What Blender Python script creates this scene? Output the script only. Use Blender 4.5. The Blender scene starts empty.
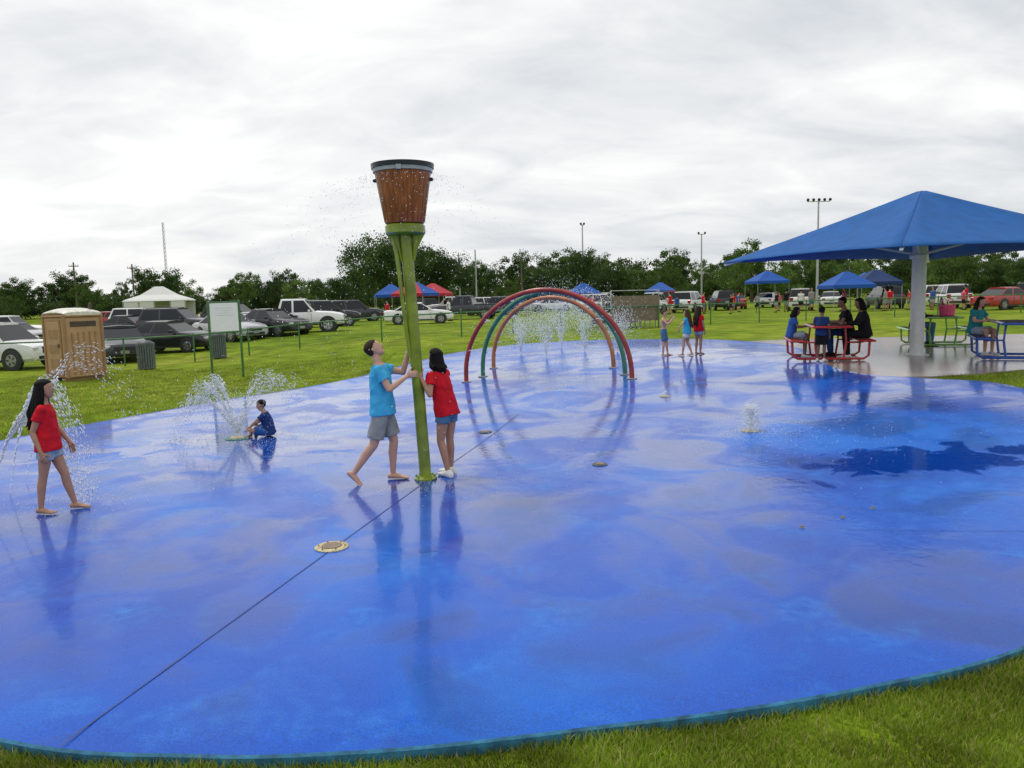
import bpy, math, random
from mathutils import Vector, Matrix, noise
V=Vector
random.seed(7)
D=bpy.data
def sst(a,b,x):
    t=max(0.0,min(1.0,(x-a)/(b-a)));return t*t*(3-2*t)
def T(x,y): return 0.6*sst(6,18,0.8*x+0.6*y)
COL=bpy.context.scene.collection
# ------------------------------------------------------------------ materials
def newmat(name):
    m=D.materials.new(name);m.use_nodes=True
    nt=m.node_tree;b=nt.nodes['Principled BSDF'];return m,nt,b
def N(nt,t,**k):
    n=nt.nodes.new(t)
    for a,b in k.items(): setattr(n,a,b)
    return n
def pbr(name,col,rough=.6,var=.25,scale=8,bump=0.0,bscale=60,metal=0,spec=.5,sheen=0,coat=0,trans=0):
    m,nt,b=newmat(name);L=nt.links
    tc=N(nt,'ShaderNodeTexCoord')
    n=N(nt,'ShaderNodeTexNoise');n.inputs['Scale'].default_value=scale;n.inputs['Detail'].default_value=5
    L.new(tc.outputs['Object'],n.inputs['Vector'])
    mr=N(nt,'ShaderNodeMapRange');mr.inputs[1].default_value=.3;mr.inputs[2].default_value=.7
    mr.inputs[3].default_value=1-var;mr.inputs[4].default_value=1+var*.6
    L.new(n.outputs['Fac'],mr.inputs[0])
    mx=N(nt,'ShaderNodeVectorMath',operation='SCALE');mx.inputs[0].default_value=col[:3]
    L.new(mr.outputs[0],mx.inputs['Scale'])
    L.new(mx.outputs[0],b.inputs['Base Color'])
    b.inputs['Roughness'].default_value=rough;b.inputs['Metallic'].default_value=metal
    b.inputs['Specular IOR Level'].default_value=spec
    b.inputs['Coat Weight'].default_value=coat;b.inputs['Coat Roughness'].default_value=.05
    if bump:
        n2=N(nt,'ShaderNodeTexNoise');n2.inputs['Scale'].default_value=bscale;n2.inputs['Detail'].default_value=4
        L.new(tc.outputs['Object'],n2.inputs['Vector'])
        bp=N(nt,'ShaderNodeBump');bp.inputs['Strength'].default_value=bump;bp.inputs['Distance'].default_value=.02
        L.new(n2.outputs['Fac'],bp.inputs['Height']);L.new(bp.outputs[0],b.inputs['Normal'])
    if trans:
        out=nt.nodes['Material Output'];tr=N(nt,'ShaderNodeBsdfTranslucent');L.new(mx.outputs[0],tr.inputs[0])
        ms=N(nt,'ShaderNodeMixShader');ms.inputs[0].default_value=trans
        L.new(b.outputs[0],ms.inputs[1]);L.new(tr.outputs[0],ms.inputs[2]);L.new(ms.outputs[0],out.inputs[0])
    return m
def mesh(name,v,f,mats=(),smooth=False,fm=None,parent=None,sharp=None,loc=None):
    me=D.meshes.new(name);me.from_pydata([tuple(p) for p in v],[],f)
    for m in mats: me.materials.append(m)
    if fm: me.polygons.foreach_set('material_index',fm)
    if smooth: me.polygons.foreach_set('use_smooth',[True]*len(me.polygons))
    me.update()
    if sharp: me.set_sharp_from_angle(angle=math.radians(sharp))
    o=D.objects.new(name,me);COL.objects.link(o)
    if parent: o.parent=parent
    if loc is not None: o.location=loc
    return o
def empty(name,loc=(0,0,0),rot=0):
    o=D.objects.new(name,None);o.empty_display_size=.2;COL.objects.link(o);o.location=loc;o.rotation_euler=(0,0,rot);return o
def inst(name,me,parent):
    o=D.objects.new(name,me);COL.objects.link(o);o.parent=parent;return o
class MB:
    def __init__(s): s.v=[];s.f=[];s.m=[]
    def loft(s,secs,n=12,mi=0,cap=True):
        b=len(s.v)
        for c,a,bb in secs:
            for i in range(n):
                t=2*math.pi*i/n;s.v.append(V(c)+V(a)*math.cos(t)+V(bb)*math.sin(t))
        for k in range(len(secs)-1):
            for i in range(n):
                j=(i+1)%n;s.f.append((b+k*n+i,b+k*n+j,b+(k+1)*n+j,b+(k+1)*n+i));s.m.append(mi)
        if cap:
            s.f.append(tuple(b+i for i in range(n))[::-1]);s.m.append(mi)
            e=b+(len(secs)-1)*n;s.f.append(tuple(e+i for i in range(n)));s.m.append(mi)
    def cone(s,p0,r0,p1,r1,n=10,mi=0,rnd=True):
        p0=V(p0);p1=V(p1);d=(p1-p0)
        if d.length<1e-6:d=V((0,0,1e-4))
        d.normalize()
        u=d.orthogonal().normalized();w=d.cross(u)
        S=[]
        if rnd:
            for c in (.98,.75,.4): r=r0*math.sqrt(1-c*c);S.append((p0-d*r0*c,u*r,w*r))
        S.append((p0,u*r0,w*r0));S.append((p1,u*r1,w*r1))
        if rnd:
            for c in (.4,.75,.98): r=r1*math.sqrt(1-c*c);S.append((p1+d*r1*c,u*r,w*r))
        s.loft(S,n,mi)
    def tube(s,pts,r,n=8,mi=0):
        pts=[V(p) for p in pts];S=[];u=None
        for i,p in enumerate(pts):
            d=(pts[min(i+1,len(pts)-1)]-pts[max(i-1,0)]).normalized()
            if u is None:u=d.orthogonal().normalized()
            u=(u-d*u.dot(d)).normalized();w=d.cross(u)
            rr=r[i] if isinstance(r,(list,tuple)) else r
            S.append((p,u*rr,w*rr))
        s.loft(S,n,mi)
    def box(s,c,sz,mi=0,R=None,bev=0):
        c=V(c);b=len(s.v);hx,hy,hz=sz[0]/2,sz[1]/2,sz[2]/2
        if bev:
            g=min(bev,hx*.9,hy*.9,hz*.9);idx={}
            for sx in(-1,1):
                for sy in(-1,1):
                    for sz_ in(-1,1):
                        for ax in range(3):
                            p=V((sx*(hx-(g if ax!=0 else 0)),sy*(hy-(g if ax!=1 else 0)),sz_*(hz-(g if ax!=2 else 0))))
                            if R:p=R@p
                            idx[(sx,sy,sz_,ax)]=len(s.v);s.v.append(c+p)
            Q=[]
            for a in(-1,1):
                Q.append([idx[(a,-1,-1,0)],idx[(a,1,-1,0)],idx[(a,1,1,0)],idx[(a,-1,1,0)]])
                Q.append([idx[(-1,a,-1,1)],idx[(1,a,-1,1)],idx[(1,a,1,1)],idx[(-1,a,1,1)]])
                Q.append([idx[(-1,-1,a,2)],idx[(1,-1,a,2)],idx[(1,1,a,2)],idx[(-1,1,a,2)]])
                for b2 in(-1,1):
                    Q.append([idx[(a,b2,-1,0)],idx[(a,b2,1,0)],idx[(a,b2,1,1)],idx[(a,b2,-1,1)]])
                    Q.append([idx[(a,-1,b2,0)],idx[(a,1,b2,0)],idx[(a,1,b2,2)],idx[(a,-1,b2,2)]])
                    Q.append([idx[(-1,a,b2,1)],idx[(1,a,b2,1)],idx[(1,a,b2,2)],idx[(-1,a,b2,2)]])
                    for c2 in(-1,1):
                        Q.append([idx[(a,b2,c2,0)],idx[(a,b2,c2,1)],idx[(a,b2,c2,2)]])
            for q in Q:
                p=[s.v[i] for i in q];nrm=(p[1]-p[0]).cross(p[2]-p[0]);ce=sum(p,V())/len(p)-c
                if nrm.dot(ce)<0:q=q[::-1]
                s.f.append(tuple(q));s.m.append(mi)
            return
        for sx,sy,sz_ in((-1,-1,-1),(1,-1,-1),(1,1,-1),(-1,1,-1),(-1,-1,1),(1,-1,1),(1,1,1),(-1,1,1)):
            p=V((sx*hx,sy*hy,sz_*hz))
            if R:p=R@p
            s.v.append(c+p)
        for q in((3,2,1,0),(4,5,6,7),(0,1,5,4),(1,2,6,5),(2,3,7,6),(3,0,4,7)):
            s.f.append(tuple(b+i for i in q));s.m.append(mi)
    def make(s,name,mats,parent=None,smooth=True,sharp=40,loc=None):
        return mesh(name,s.v,s.f,mats,smooth,s.m,parent,sharp,loc)

M_green=pbr('green_paint',(.05,.16,.05),.45,.2)
M_alum=pbr('galvanised_metal',(.45,.46,.47),.4,.2,metal=.6)
M_black=pbr('black_rubber',(.015,.015,.016),.6,.2)
M_white=pbr('white_paint',(.78,.78,.76),.4,.08)
M_wood=pbr('pole_wood',(.12,.09,.07),.8,.3)

# ------------------------------------------------------------------ ground
m,nt,b=newmat('grass_ground');L=nt.links
tc=N(nt,'ShaderNodeTexCoord')
def nz(scale,det=6,dist=0,vec=None,nt=nt,tc=tc):
    n=N(nt,'ShaderNodeTexNoise');n.inputs['Scale'].default_value=scale;n.inputs['Detail'].default_value=det;n.inputs['Distortion'].default_value=dist
    nt.links.new(vec or tc.outputs['Object'],n.inputs['Vector']);return n
def ramp(nt,src,stops):
    r=N(nt,'ShaderNodeValToRGB');e=r.color_ramp.elements
    while len(e)<len(stops): e.new(.5)
    for i,(p,c) in enumerate(stops):
        e[i].position=p;e[i].color=(c[0],c[1],c[2],1) if not isinstance(c,(int,float)) else (c,c,c,1)
    nt.links.new(src,r.inputs[0]);return r
def mixc(nt,fac,a,bb,bt='MIX'):
    x=N(nt,'ShaderNodeMix',data_type='RGBA',blend_type=bt)
    if isinstance(fac,(int,float)):x.inputs[0].default_value=fac
    else:nt.links.new(fac,x.inputs[0])
    for i,q in((6,a),(7,bb)):
        if isinstance(q,(tuple,list)):x.inputs[i].default_value=(q[0],q[1],q[2],1)
        else:nt.links.new(q,x.inputs[i])
    return x.outputs[2]
n1=nz(.12);n2=nz(1.3);n3=nz(25,8)
c1=ramp(nt,n1.outputs['Fac'],[(.3,(.13,.21,.014)),(.5,(.20,.285,.020)),(.7,(.30,.34,.05))])
c2=ramp(nt,n2.outputs['Fac'],[(.3,(.5,.52,.5)),(.65,(1.12,1.1,1.0))])
c3=ramp(nt,n3.outputs['Fac'],[(.3,(.5,.55,.45)),(.7,(1.35,1.3,1.2))])
cc=mixc(nt,1,c1.outputs[0],c2.outputs[0],'MULTIPLY');cc=mixc(nt,1,cc,c3.outputs[0],'MULTIPLY')
L.new(cc,b.inputs['Base Color']);b.inputs['Roughness'].default_value=.9;b.inputs['Specular IOR Level'].default_value=.05
bp=N(nt,'ShaderNodeBump');bp.inputs['Strength'].default_value=.6;bp.inputs['Distance'].default_value=.04
L.new(n3.outputs['Fac'],bp.inputs['Height']);L.new(bp.outputs[0],b.inputs['Normal'])
M_grass=m
def gz(x,y):
    return T(x,y)-.035-.05*(1-sst(5,9,y))
xs=[-2500,-1200,-600,-300,-150,-90,-60]+[i for i in range(-45,46)]+[60,90,150,300,600,1200,2500]
ys=[-400,-100,-30,-10]+[i*.5 for i in range(-8,100)]+[55,60,70,80,100,130,170,250,400,800,1500,3000]
vv=[];ff=[]
for y in ys:
    for x in xs: vv.append((x,y,gz(x,y)))
W=len(xs)
for j in range(len(ys)-1):
    for i in range(W-1): ff.append((j*W+i,j*W+i+1,(j+1)*W+i+1,(j+1)*W+i))
mesh('grass_ground',vv,ff,[M_grass],True)

# ------------------------------------------------------------------ pad
PADC=[(-4.6,4.6),(-7,6.8),(-8.5,9.8),(-8.75,12.4),(-8.2,14.2),(-7.5,15.9),(-6.3,18.4),(-4.4,21),(-2.85,24),(-1.3,25.9),(1.0,27),(3.1,27.4),(5.8,27),(7.3,25.3),(8,22.1),(7.5,18.6),(6.95,16.8),(7.0,15.3),(7.74,14.2),(8.38,13.4),(8.4,12),(7.9,10),(6.5,7.3),(4.8,5.5),(3.0,4.42),(1.92,4.03),(1.1,3.82),(.4,3.70),(-.35,3.58),(-.93,3.53),(-1.57,3.54),(-2.64,3.72)]
def catmull(P,k=8):
    o=[];n=len(P)
    for i in range(n):
        a,b_,c,d=[V((*P[(i+j)%n],0)) for j in(-1,0,1,2)]
        for s in range(k):
            t=s/k;o.append(.5*((2*b_)+(c-a)*t+(2*a-5*b_+4*c-d)*t*t+(3*b_-a-3*c+d)*t**3))
    return o
PB=catmull(PADC,8);NB=len(PB)
vv=[];ff=[];fm=[];cen=V((1.0,14.5,0));R=46
vv.append((cen.x,cen.y,T(cen.x,cen.y)))
for k in range(1,R+1):
    for p in PB:
        q=cen+(p-cen)*(k/R)*1.0
        z=T(q.x,q.y)
        if k==R:z-=.012
        vv.append((q.x,q.y,z))
for i in range(NB): ff.append((0,1+i,1+(i+1)%NB));fm.append(0)
for k in range(R-1):
    for i in range(NB):
        a=1+k*NB;j=(i+1)%NB;ff.append((a+i,a+NB+i,a+NB+j,a+j));fm.append(0)
base=len(vv);a=1+(R-1)*NB
for i,p in enumerate(PB):
    o=(p-cen).normalized()*.012
    q=p+o;vv.append((q.x,q.y,T(q.x,q.y)-.025))
for i,p in enumerate(PB):
    o=(p-cen).normalized()*.014
    q=p+o;vv.append((q.x,q.y,T(q.x,q.y)-.25))
for i in range(NB):
    j=(i+1)%NB
    ff.append((a+i,base+i,base+j,a+j));fm.append(1)
    ff.append((base+i,base+NB+i,base+NB+j,base+j));fm.append(1)
m,nt,b=newmat('wet_blue_concrete');L=nt.links;tc=N(nt,'ShaderNodeTexCoord')
def nz2(scale,det=6,dist=0,vec=None): return nz(scale,det,dist,vec,nt,tc)
A=nz2(.30,8,.8);B=nz2(1.6,9,.6);C=nz2(11,6);E=nz2(90,3);Wt=nz2(.75,10,1.2)
c1=ramp(nt,A.outputs['Fac'],[(.3,(.0010,.055,.39)),(.5,(.0016,.088,.52)),(.68,(.005,.15,.65))])
sc=ramp(nt,B.outputs['Fac'],[(.50,0.0),(.74,.50)])
sg=ramp(nt,C.outputs['Fac'],[(.36,0.15),(.66,1.0)])
def mth(op,a,c,d=None):
    x=N(nt,'ShaderNodeMath',operation=op)
    for i,q in((0,a),(1,c),(2,d)):
        if q is None: continue
        if isinstance(q,(int,float)):x.inputs[i].default_value=q
        else:L.new(q,x.inputs[i])
    return x.outputs[0]
cc=mixc(nt,mth('MULTIPLY',sc.outputs[0],sg.outputs[0]),c1.outputs[0],(.045,.28,.78))
dk=ramp(nt,Wt.outputs['Fac'],[(.36,.74),(.50,1.0)])
cc=mixc(nt,1,cc,dk.outputs[0],'MULTIPLY')
gr=ramp(nt,E.outputs['Fac'],[(.35,.72),(.65,1.16)])
cc=mixc(nt,1,cc,gr.outputs[0],'MULTIPLY')
def ell(cx,cy,rx,ry,nn,amp,soft=.05):
    sb=N(nt,'ShaderNodeVectorMath',operation='SUBTRACT');L.new(tc.outputs['Object'],sb.inputs[0]);sb.inputs[1].default_value=(cx,cy,0)
    ml=N(nt,'ShaderNodeVectorMath',operation='MULTIPLY');L.new(sb.outputs[0],ml.inputs[0]);ml.inputs[1].default_value=(1/rx,1/ry,0)
    le=N(nt,'ShaderNodeVectorMath',operation='LENGTH');L.new(ml.outputs[0],le.inputs[0])
    ad=mth('MULTIPLY_ADD',nn.outputs['Fac'],amp,le.outputs['Value'])
    r=N(nt,'ShaderNodeMapRange');L.new(ad,r.inputs[0]);r.inputs[1].default_value=1+amp*.5-soft;r.inputs[2].default_value=1+amp*.5+soft
    r.inputs[3].default_value=1;r.inputs[4].default_value=0;return r.outputs[0]
p1=ell(4.75,8.95,1.25,.55,B,4.6,.14)
p2=ell(-3.8,11.3,2.4,1.2,B,5.0,.2)
p3=ell(-1.0,7.9,.8,1.5,B,2.5,.3)
pm=mth('MAXIMUM',p1,mth('MAXIMUM',mth('MULTIPLY',p2,.6),mth('MULTIPLY',p3,.5)))
cc=mixc(nt,mth('MULTIPLY',pm,.75),cc,(.0015,.035,.29))
L.new(cc,b.inputs['Base Color'])
rr=N(nt,'ShaderNodeMapRange');L.new(B.outputs['Fac'],rr.inputs[0]);rr.inputs[1].default_value=.3;rr.inputs[2].default_value=.7;rr.inputs[3].default_value=.18;rr.inputs[4].default_value=.42
rm=N(nt,'ShaderNodeMix',data_type='FLOAT');L.new(pm,rm.inputs[0]);L.new(rr.outputs[0],rm.inputs[2]);rm.inputs[3].default_value=.04
L.new(rm.outputs[0],b.inputs['Roughness']);b.inputs['IOR'].default_value=1.28
# sprinkled zone in the middle is wetter than the rim next to the lawn
wz=ell(0.8,15.5,9.0,9.0,A,1.2,.4)
wet=ramp(nt,Wt.outputs['Fac'],[(.43,1.0),(.57,.30)])
L.new(mth('MAXIMUM',mth('MULTIPLY',wet.outputs[0],mth('MULTIPLY_ADD',wz,.88,.12)),pm),b.inputs['Coat Weight'])
cro=ramp(nt,C.outputs['Fac'],[(.3,.015),(.7,.09)]);L.new(mth('MULTIPLY',cro.outputs[0],mth('SUBTRACT',1.0,mth('MULTIPLY',pm,.85))),b.inputs['Coat Roughness'])
b.inputs['Coat IOR'].default_value=1.42
bp=N(nt,'ShaderNodeBump');bp.inputs['Strength'].default_value=.35;bp.inputs['Distance'].default_value=.006
L.new(mth('ADD',C.outputs['Fac'],mth('MULTIPLY',E.outputs['Fac'],.3)),bp.inputs['Height']);L.new(bp.outputs[0],b.inputs['Normal'])
rip=nz2(8,4,.5);bp2=N(nt,'ShaderNodeBump');bp2.inputs['Strength'].default_value=.18;bp2.inputs['Distance'].default_value=.008
L.new(rip.outputs['Fac'],bp2.inputs['Height']);L.new(bp2.outputs[0],b.inputs['Coat Normal'])
M_pad=m
M_kerb=pbr('kerb_teal_concrete',(.03,.19,.34),.6,.6,9,.3)
mesh('splash_pad_pavement',vv,ff,[M_pad,M_kerb],True,fm,sharp=30)
M_joint=pbr('joint_sealant',(.003,.035,.24),.4,.5)
def strip(name,pts,w,mat,dz=.004):
    v=[];f=[]
    P=[]
    for a,b_ in zip(pts[:-1],pts[1:]):
        a=V(a);b_=V(b_);n=max(2,int((b_-a).length/.25))
        for i in range(n):P.append(a.lerp(b_,i/n))
    P.append(V(pts[-1]))
    for i,p in enumerate(P):
        d=(P[min(i+1,len(P)-1)]-P[max(i-1,0)]).normalized();s=V((-d.y,d.x))*w/2*(1+.5*noise.noise(V((p.x*6,p.y*6,0))))
        for q in(p-s,p+s):v.append((q.x,q.y,T(q.x,q.y)+dz))
    for i in range(len(P)-1):f.append((2*i,2*i+2,2*i+3,2*i+1))
    return mesh(name,v,f,[mat])
strip('pavement_joint',[(-2.30,3.62),(-1.03,9.2),(-.2,12.6),(.1,13.8)],.011,M_joint)
strip('pavement_joint',[(3.0,6.75),(4.5,6.5),(7.1,8.3)],.005,M_joint)
M_conc=pbr('wet_concrete',(.25,.20,.18),.14,.5,.9,.12,40)
CP=[(6.3,15.0),(7.9,14.35),(8.9,14.3),(11,14.8),(18,15.5),(18,24.5),(9,25),(7.2,24.6),(6,20)]
vv=[];ff=[];c0=V((11,19.5))
K=30;per=[]
for i in range(len(CP)):
    a=V(CP[i]);b_=V(CP[(i+1)%len(CP)])
    for s in range(10):per.append(a.lerp(b_,s/10))
nP=len(per)
for k in range(K+1):
    for p in per:
        q=c0.lerp(p,max(k,.01)/K);vv.append((q.x,q.y,T(q.x,q.y)-.008))
for p in per: vv.append((p.x,p.y,T(p.x,p.y)-.2))
for k in range(K+1):
    for i in range(nP):
        j=(i+1)%nP;ff.append((k*nP+i,(k+1)*nP+i,(k+1)*nP+j,k*nP+j))
mesh('concrete_pavement',vv,ff,[M_conc],False)

# ------------------------------------------------------------------ grass blades
def inpoly(x,y,P=[(p.x,p.y) for p in PB]):
    c=False;j=len(P)-1
    for i in range(len(P)):
        if (P[i][1]>y)!=(P[j][1]>y) and x<(P[j][0]-P[i][0])*(y-P[i][1])/(P[j][1]-P[i][1])+P[i][0]:c=not c
        j=i
    return c
M_blade=pbr('grass_blade',(.26,.36,.034),.6,.55,1.6,trans=.35,spec=.15)
M_dry=pbr('dry_grass_blade',(.45,.38,.16),.7,.3,1.6,trans=.3,spec=.15)
def blades(name,n,x0,x1,y0,y1,h0,h1,w,rnd=random):
    v=[];f=[];c=0;fm=[]
    while c<n:
        x=rnd.uniform(x0,x1);y=rnd.uniform(y0,y1)
        if abs(x)>.72*y+.6 or inpoly(x,y): continue
        if noise.noise(V((x*2.5,y*2.5,0)))<rnd.uniform(-.9,.1): continue
        c+=1;z=gz(x,y)-.005;a=rnd.uniform(0,6.283);h=rnd.uniform(h0,h1)*(1+.5*noise.noise(V((x*1.3,y*1.3,4))));ln=rnd.uniform(.1,.8)*h
        dx,dy=math.cos(a)*w/2,math.sin(a)*w/2;a2=rnd.uniform(0,6.283);lx,ly=math.cos(a2)*ln,math.sin(a2)*ln
        b_=len(v)
        v+=[(x-dx,y-dy,z),(x+dx,y+dy,z),(x+dx*.8+lx*.35,y+dy*.8+ly*.35,z+h*.6),(x-dx*.8+lx*.35,y-dy*.8+ly*.35,z+h*.6),(x+lx,y+ly,z+h)]
        f+=[(b_,b_+1,b_+2,b_+3),(b_+3,b_+2,b_+4)];q=1 if rnd.random()<.12 else 0;fm+=[q,q]
    mesh(name,v,f,[M_blade,M_dry],fm=fm)
blades('grass',60000,-4.5,5.2,2.95,6.2,.025,.07,.0055)
blades('grass',40000,-16,-4,11,27,.03,.07,.014)
blades('grass',5000,8,14,10,14.4,.03,.07,.012)

# ------------------------------------------------------------------ trees
def leafmat(name,cols):
    m,nt,b=newmat(name);tc=N(nt,'ShaderNodeTexCoord')
    n=N(nt,'ShaderNodeTexNoise');n.inputs['Scale'].default_value=.55;n.inputs['Detail'].default_value=6
    nt.links.new(tc.outputs['Object'],n.inputs['Vector'])
    oi=N(nt,'ShaderNodeObjectInfo')
    r=ramp(nt,n.outputs['Fac'],[(.3,cols[0]),(.5,cols[1]),(.7,cols[2])])
    mr=N(nt,'ShaderNodeMapRange');nt.links.new(oi.outputs['Random'],mr.inputs[0]);mr.inputs[3].default_value=.75;mr.inputs[4].default_value=1.4
    x=N(nt,'ShaderNodeVectorMath',operation='SCALE');nt.links.new(r.outputs[0],x.inputs[0]);nt.links.new(mr.outputs[0],x.inputs['Scale'])
    nt.links.new(x.outputs[0],b.inputs['Base Color']);b.inputs['Roughness'].default_value=.7;b.inputs['Specular IOR Level'].default_value=.2
    tr=N(nt,'ShaderNodeBsdfTranslucent');nt.links.new(x.outputs[0],tr.inputs[0]);ms=N(nt,'ShaderNodeMixShader');ms.inputs[0].default_value=.25
    nt.links.new(b.outputs[0],ms.inputs[1]);nt.links.new(tr.outputs[0],ms.inputs[2]);nt.links.new(ms.outputs[0],nt.nodes['Material Output'].inputs[0])
    return m
M_leaf=leafmat('tree_leaves',((.045,.085,.020),(.085,.145,.03),(.14,.20,.045)))
M_leafd=leafmat('oak_leaves',((.025,.052,.014),(.050,.086,.022),(.085,.135,.03)))
M_bark=pbr('tree_bark',(.09,.07,.05),.9,.4,6,.5)
def treemesh(name,seed,H,RW,nclump,nleaf,leaf,mat,low=.25):
    r=random.Random(seed);mb=MB()
    tr=[V((0,0,-.3))];p=V((0,0,0))
    for i in range(6):
        tr.append(p.copy());p=p+V((r.uniform(-.25,.25),r.uniform(-.25,.25),H*.13))
    mb.tube(tr,[H*.03]+[H*.028*(1-.12*i) for i in range(6)],8,0)
    cl=[]
    for i in range(nclump):
        while True:
            q=V((r.uniform(-1,1),r.uniform(-1,1),r.uniform(-1,1)))
            if .25<q.length<1:break
        a=math.atan2(q.y,q.x);k=1+.28*math.sin(3*a+seed)+.2*math.sin(5*a+2*seed)
        c=V((q.x*RW*k*.85,q.y*RW*k*.85,H*(low+(1-low)*.5)+q.z*H*(1-low)*.46*(1+.15*math.sin(2*a+seed))))
        cl.append(c)
    for c in cl[:10]:
        st=tr[r.randint(2,6)];mid=st.lerp(c,.5)+V((0,0,-.2))
        mb.tube([st,mid,c],[H*.013,H*.008,H*.003],5,0)
    for c in cl:
        cr=r.uniform(.15,.30)*RW
        for k in range(nleaf):
            d=V((r.gauss(0,1),r.gauss(0,1),r.gauss(0,.7)))
            d=d.normalized()*cr*(r.random()**.55)
            q=c+d;s=leaf*r.uniform(.6,1.3)
            u=V((r.gauss(0,1),r.gauss(0,1),r.gauss(0,.6))).normalized();w=u.orthogonal().normalized()
            w=(Matrix.Rotation(r.uniform(0,6.28),3,u)@w);x=w.cross(u)
            b_=len(mb.v);mb.v+=[q-w*s*.5,q+x*s*.32,q+w*s*.5,q-x*s*.32];mb.f.append((b_,b_+1,b_+2,b_+3));mb.m.append(1)
    me=D.meshes.new(name);me.from_pydata([tuple(q) for q in mb.v],[],mb.f);me.materials.append(M_bark);me.materials.append(mat)
    me.polygons.foreach_set('material_index',mb.m);me.update();return me
protos=[treemesh('tree_a',1,9,3.8,60,120,.30,M_leaf,.10),treemesh('tree_b',2,10.5,3.6,60,120,.30,M_leaf,.10),treemesh('tree_c',3,8,4.4,60,120,.30,M_leafd,.08),treemesh('tree_d',4,7,3.6,55,110,.28,M_leaf,.06),treemesh('tree_e',5,11.5,4.2,70,120,.32,M_leafd,.12)]
bush=treemesh('bush_a',9,4.2,4.5,55,90,.3,M_leafd,0.0)
tl=empty('distant_tree_line')
rr_=random.Random(5)
def put(me,x,y,s,par,nm):
    o=inst(nm,me,par);o.location=(x,y,T(x,y)-.05);o.scale=(s*rr_.uniform(1.0,1.3),s*rr_.uniform(.9,1.2),s);o.rotation_euler=(0,0,rr_.uniform(0,6.28))
def hs(x): return .72+.24*sst(-60,30,x)
for i in range(70):
    x=-150+i*4.4+rr_.uniform(-1.8,1.8);y=150+rr_.uniform(-14,16)
    put(protos[rr_.randint(0,4)],x,y,rr_.uniform(.8,1.12)*hs(x),tl,'tree')
for i in range(56):
    x=-150+i*5.5+rr_.uniform(-2,2);y=178+rr_.uniform(-8,8)
    put(protos[rr_.randint(0,4)],x,y,rr_.uniform(1.0,1.35)*hs(x),tl,'tree')
for i in range(66):
    x=-155+i*4.8+rr_.uniform(-1.5,1.5);put(bush,x,160+rr_.uniform(-5,5),rr_.uniform(.8,1.15),tl,'bush')
oak=treemesh('oak',21,11.2,6.2,120,170,.28,M_leafd,.08)
def tree(name,me,x,y,s,rot=0):
    o=D.objects.new(name,me);COL.objects.link(o);o.location=(x,y,T(x,y)-.05);o.scale=(s,s,s);o.rotation_euler=(0,0,rot)
tree('oak_tree',oak,-17.2,108,1.02);tree('oak_tree',oak,-11.0,112,.84,2)
for x,y,s,k in((-57,105,.6,0),(-39,112,.62,1),(-31,114,.75,3),(11,118,.78,4),(35,112,.9,1),(39,110,.7,3),(53,105,.8,2),(63,108,.85,0),(-70,108,.62,3),(-25,116,.7,2),(24,120,.7,0)):
    tree('broadleaf_tree',protos[k],x,y,s,x)

# ------------------------------------------------------------------ bucket feature
def P_at(z): return V((-1.08-.042*z,9.2,z))
bk=empty('tipping_bucket_post',(0,0,0))
M_lime=pbr('lime_paint',(.21,.28,.015),.35,.4,5,coat=.3)
m,nt,b=newmat('bucket_copper_stave');L=nt.links;tc=N(nt,'ShaderNodeTexCoord')
mp=N(nt,'ShaderNodeMapping');mp.inputs['Scale'].default_value=(16,16,1.0);L.new(tc.outputs['Object'],mp.inputs[0])
n=N(nt,'ShaderNodeTexNoise');n.inputs['Scale'].default_value=2;n.inputs['Detail'].default_value=6;L.new(mp.outputs[0],n.inputs['Vector'])
r=ramp(nt,n.outputs['Fac'],[(.3,(.17,.045,.015)),(.55,(.30,.085,.026)),(.75,(.42,.145,.045))]);L.new(r.outputs[0],b.inputs['Base Color']);b.inputs['Roughness'].default_value=.35
M_stave=m
mb=MB()
mb.tube([P_at(z) for z in(0,.02,.04,.5,1.5,2.5,2.96)],[.14,.14,.072,.072,.070,.069,.069],20,0)
for k in range(8):
    a=k*math.pi/4;mb.cone(P_at(.02)+V((math.cos(a)*.11,math.sin(a)*.11,0)),.014,P_at(.045)+V((math.cos(a)*.11,math.sin(a)*.11,0)),.014,8)
mb.tube([P_at(1.5)+V((-.06,-.045,0)),P_at(1.9)+V((-.085,-.05,0)),P_at(2.3)+V((-.10,-.05,0)),P_at(2.7)+V((-.12,-.04,0)),P_at(2.95)+V((-.16,0,0))],.024,10,0)
for s in(1,-1):
    mb.loft([(P_at(2.62)+V((s*.07,0,0)),V((.012,0,0)),V((0,.03,0))),(P_at(2.78)+V((s*.10,0,0)),V((.035,0,0)),V((0,.03,0))),(P_at(2.88)+V((s*.13,0,0)),V((.06,0,0)),V((0,.03,0))),(P_at(2.95)+V((s*.14,0,0)),V((.095,0,0)),V((0,.03,0)))],12,0)
mb.loft([(P_at(2.93),V((.20,0,0)),V((0,.2,0))),(P_at(2.95),V((.235,0,0)),V((0,.235,0))),(P_at(3.03),V((.235,0,0)),V((0,.235,0))),(P_at(3.05),V((.215,0,0)),V((0,.215,0)))],28,0)
mb.make('post',[M_lime],bk)
mb=MB()
Bc=P_at(3.06);n_=48
S=[]
for z,r_ in((0,.225),(.02,.235),(.30,.282),(.60,.33),(.60,.30),(.1,.22)):
    S.append((Bc+V((0,0,z)),V((r_,0,0)),V((0,r_,0))))
mb.loft(S,n_,0,True)
for i in range(24):
    a=i*math.pi/12
    d=V((math.cos(a),math.sin(a),0));mb.box(Bc+d*.2815+V((0,0,.3)),(.003,.003,.56),1,Matrix.Rotation(a,3,'Z')@Matrix.Rotation(.16,3,'Y'))
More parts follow.
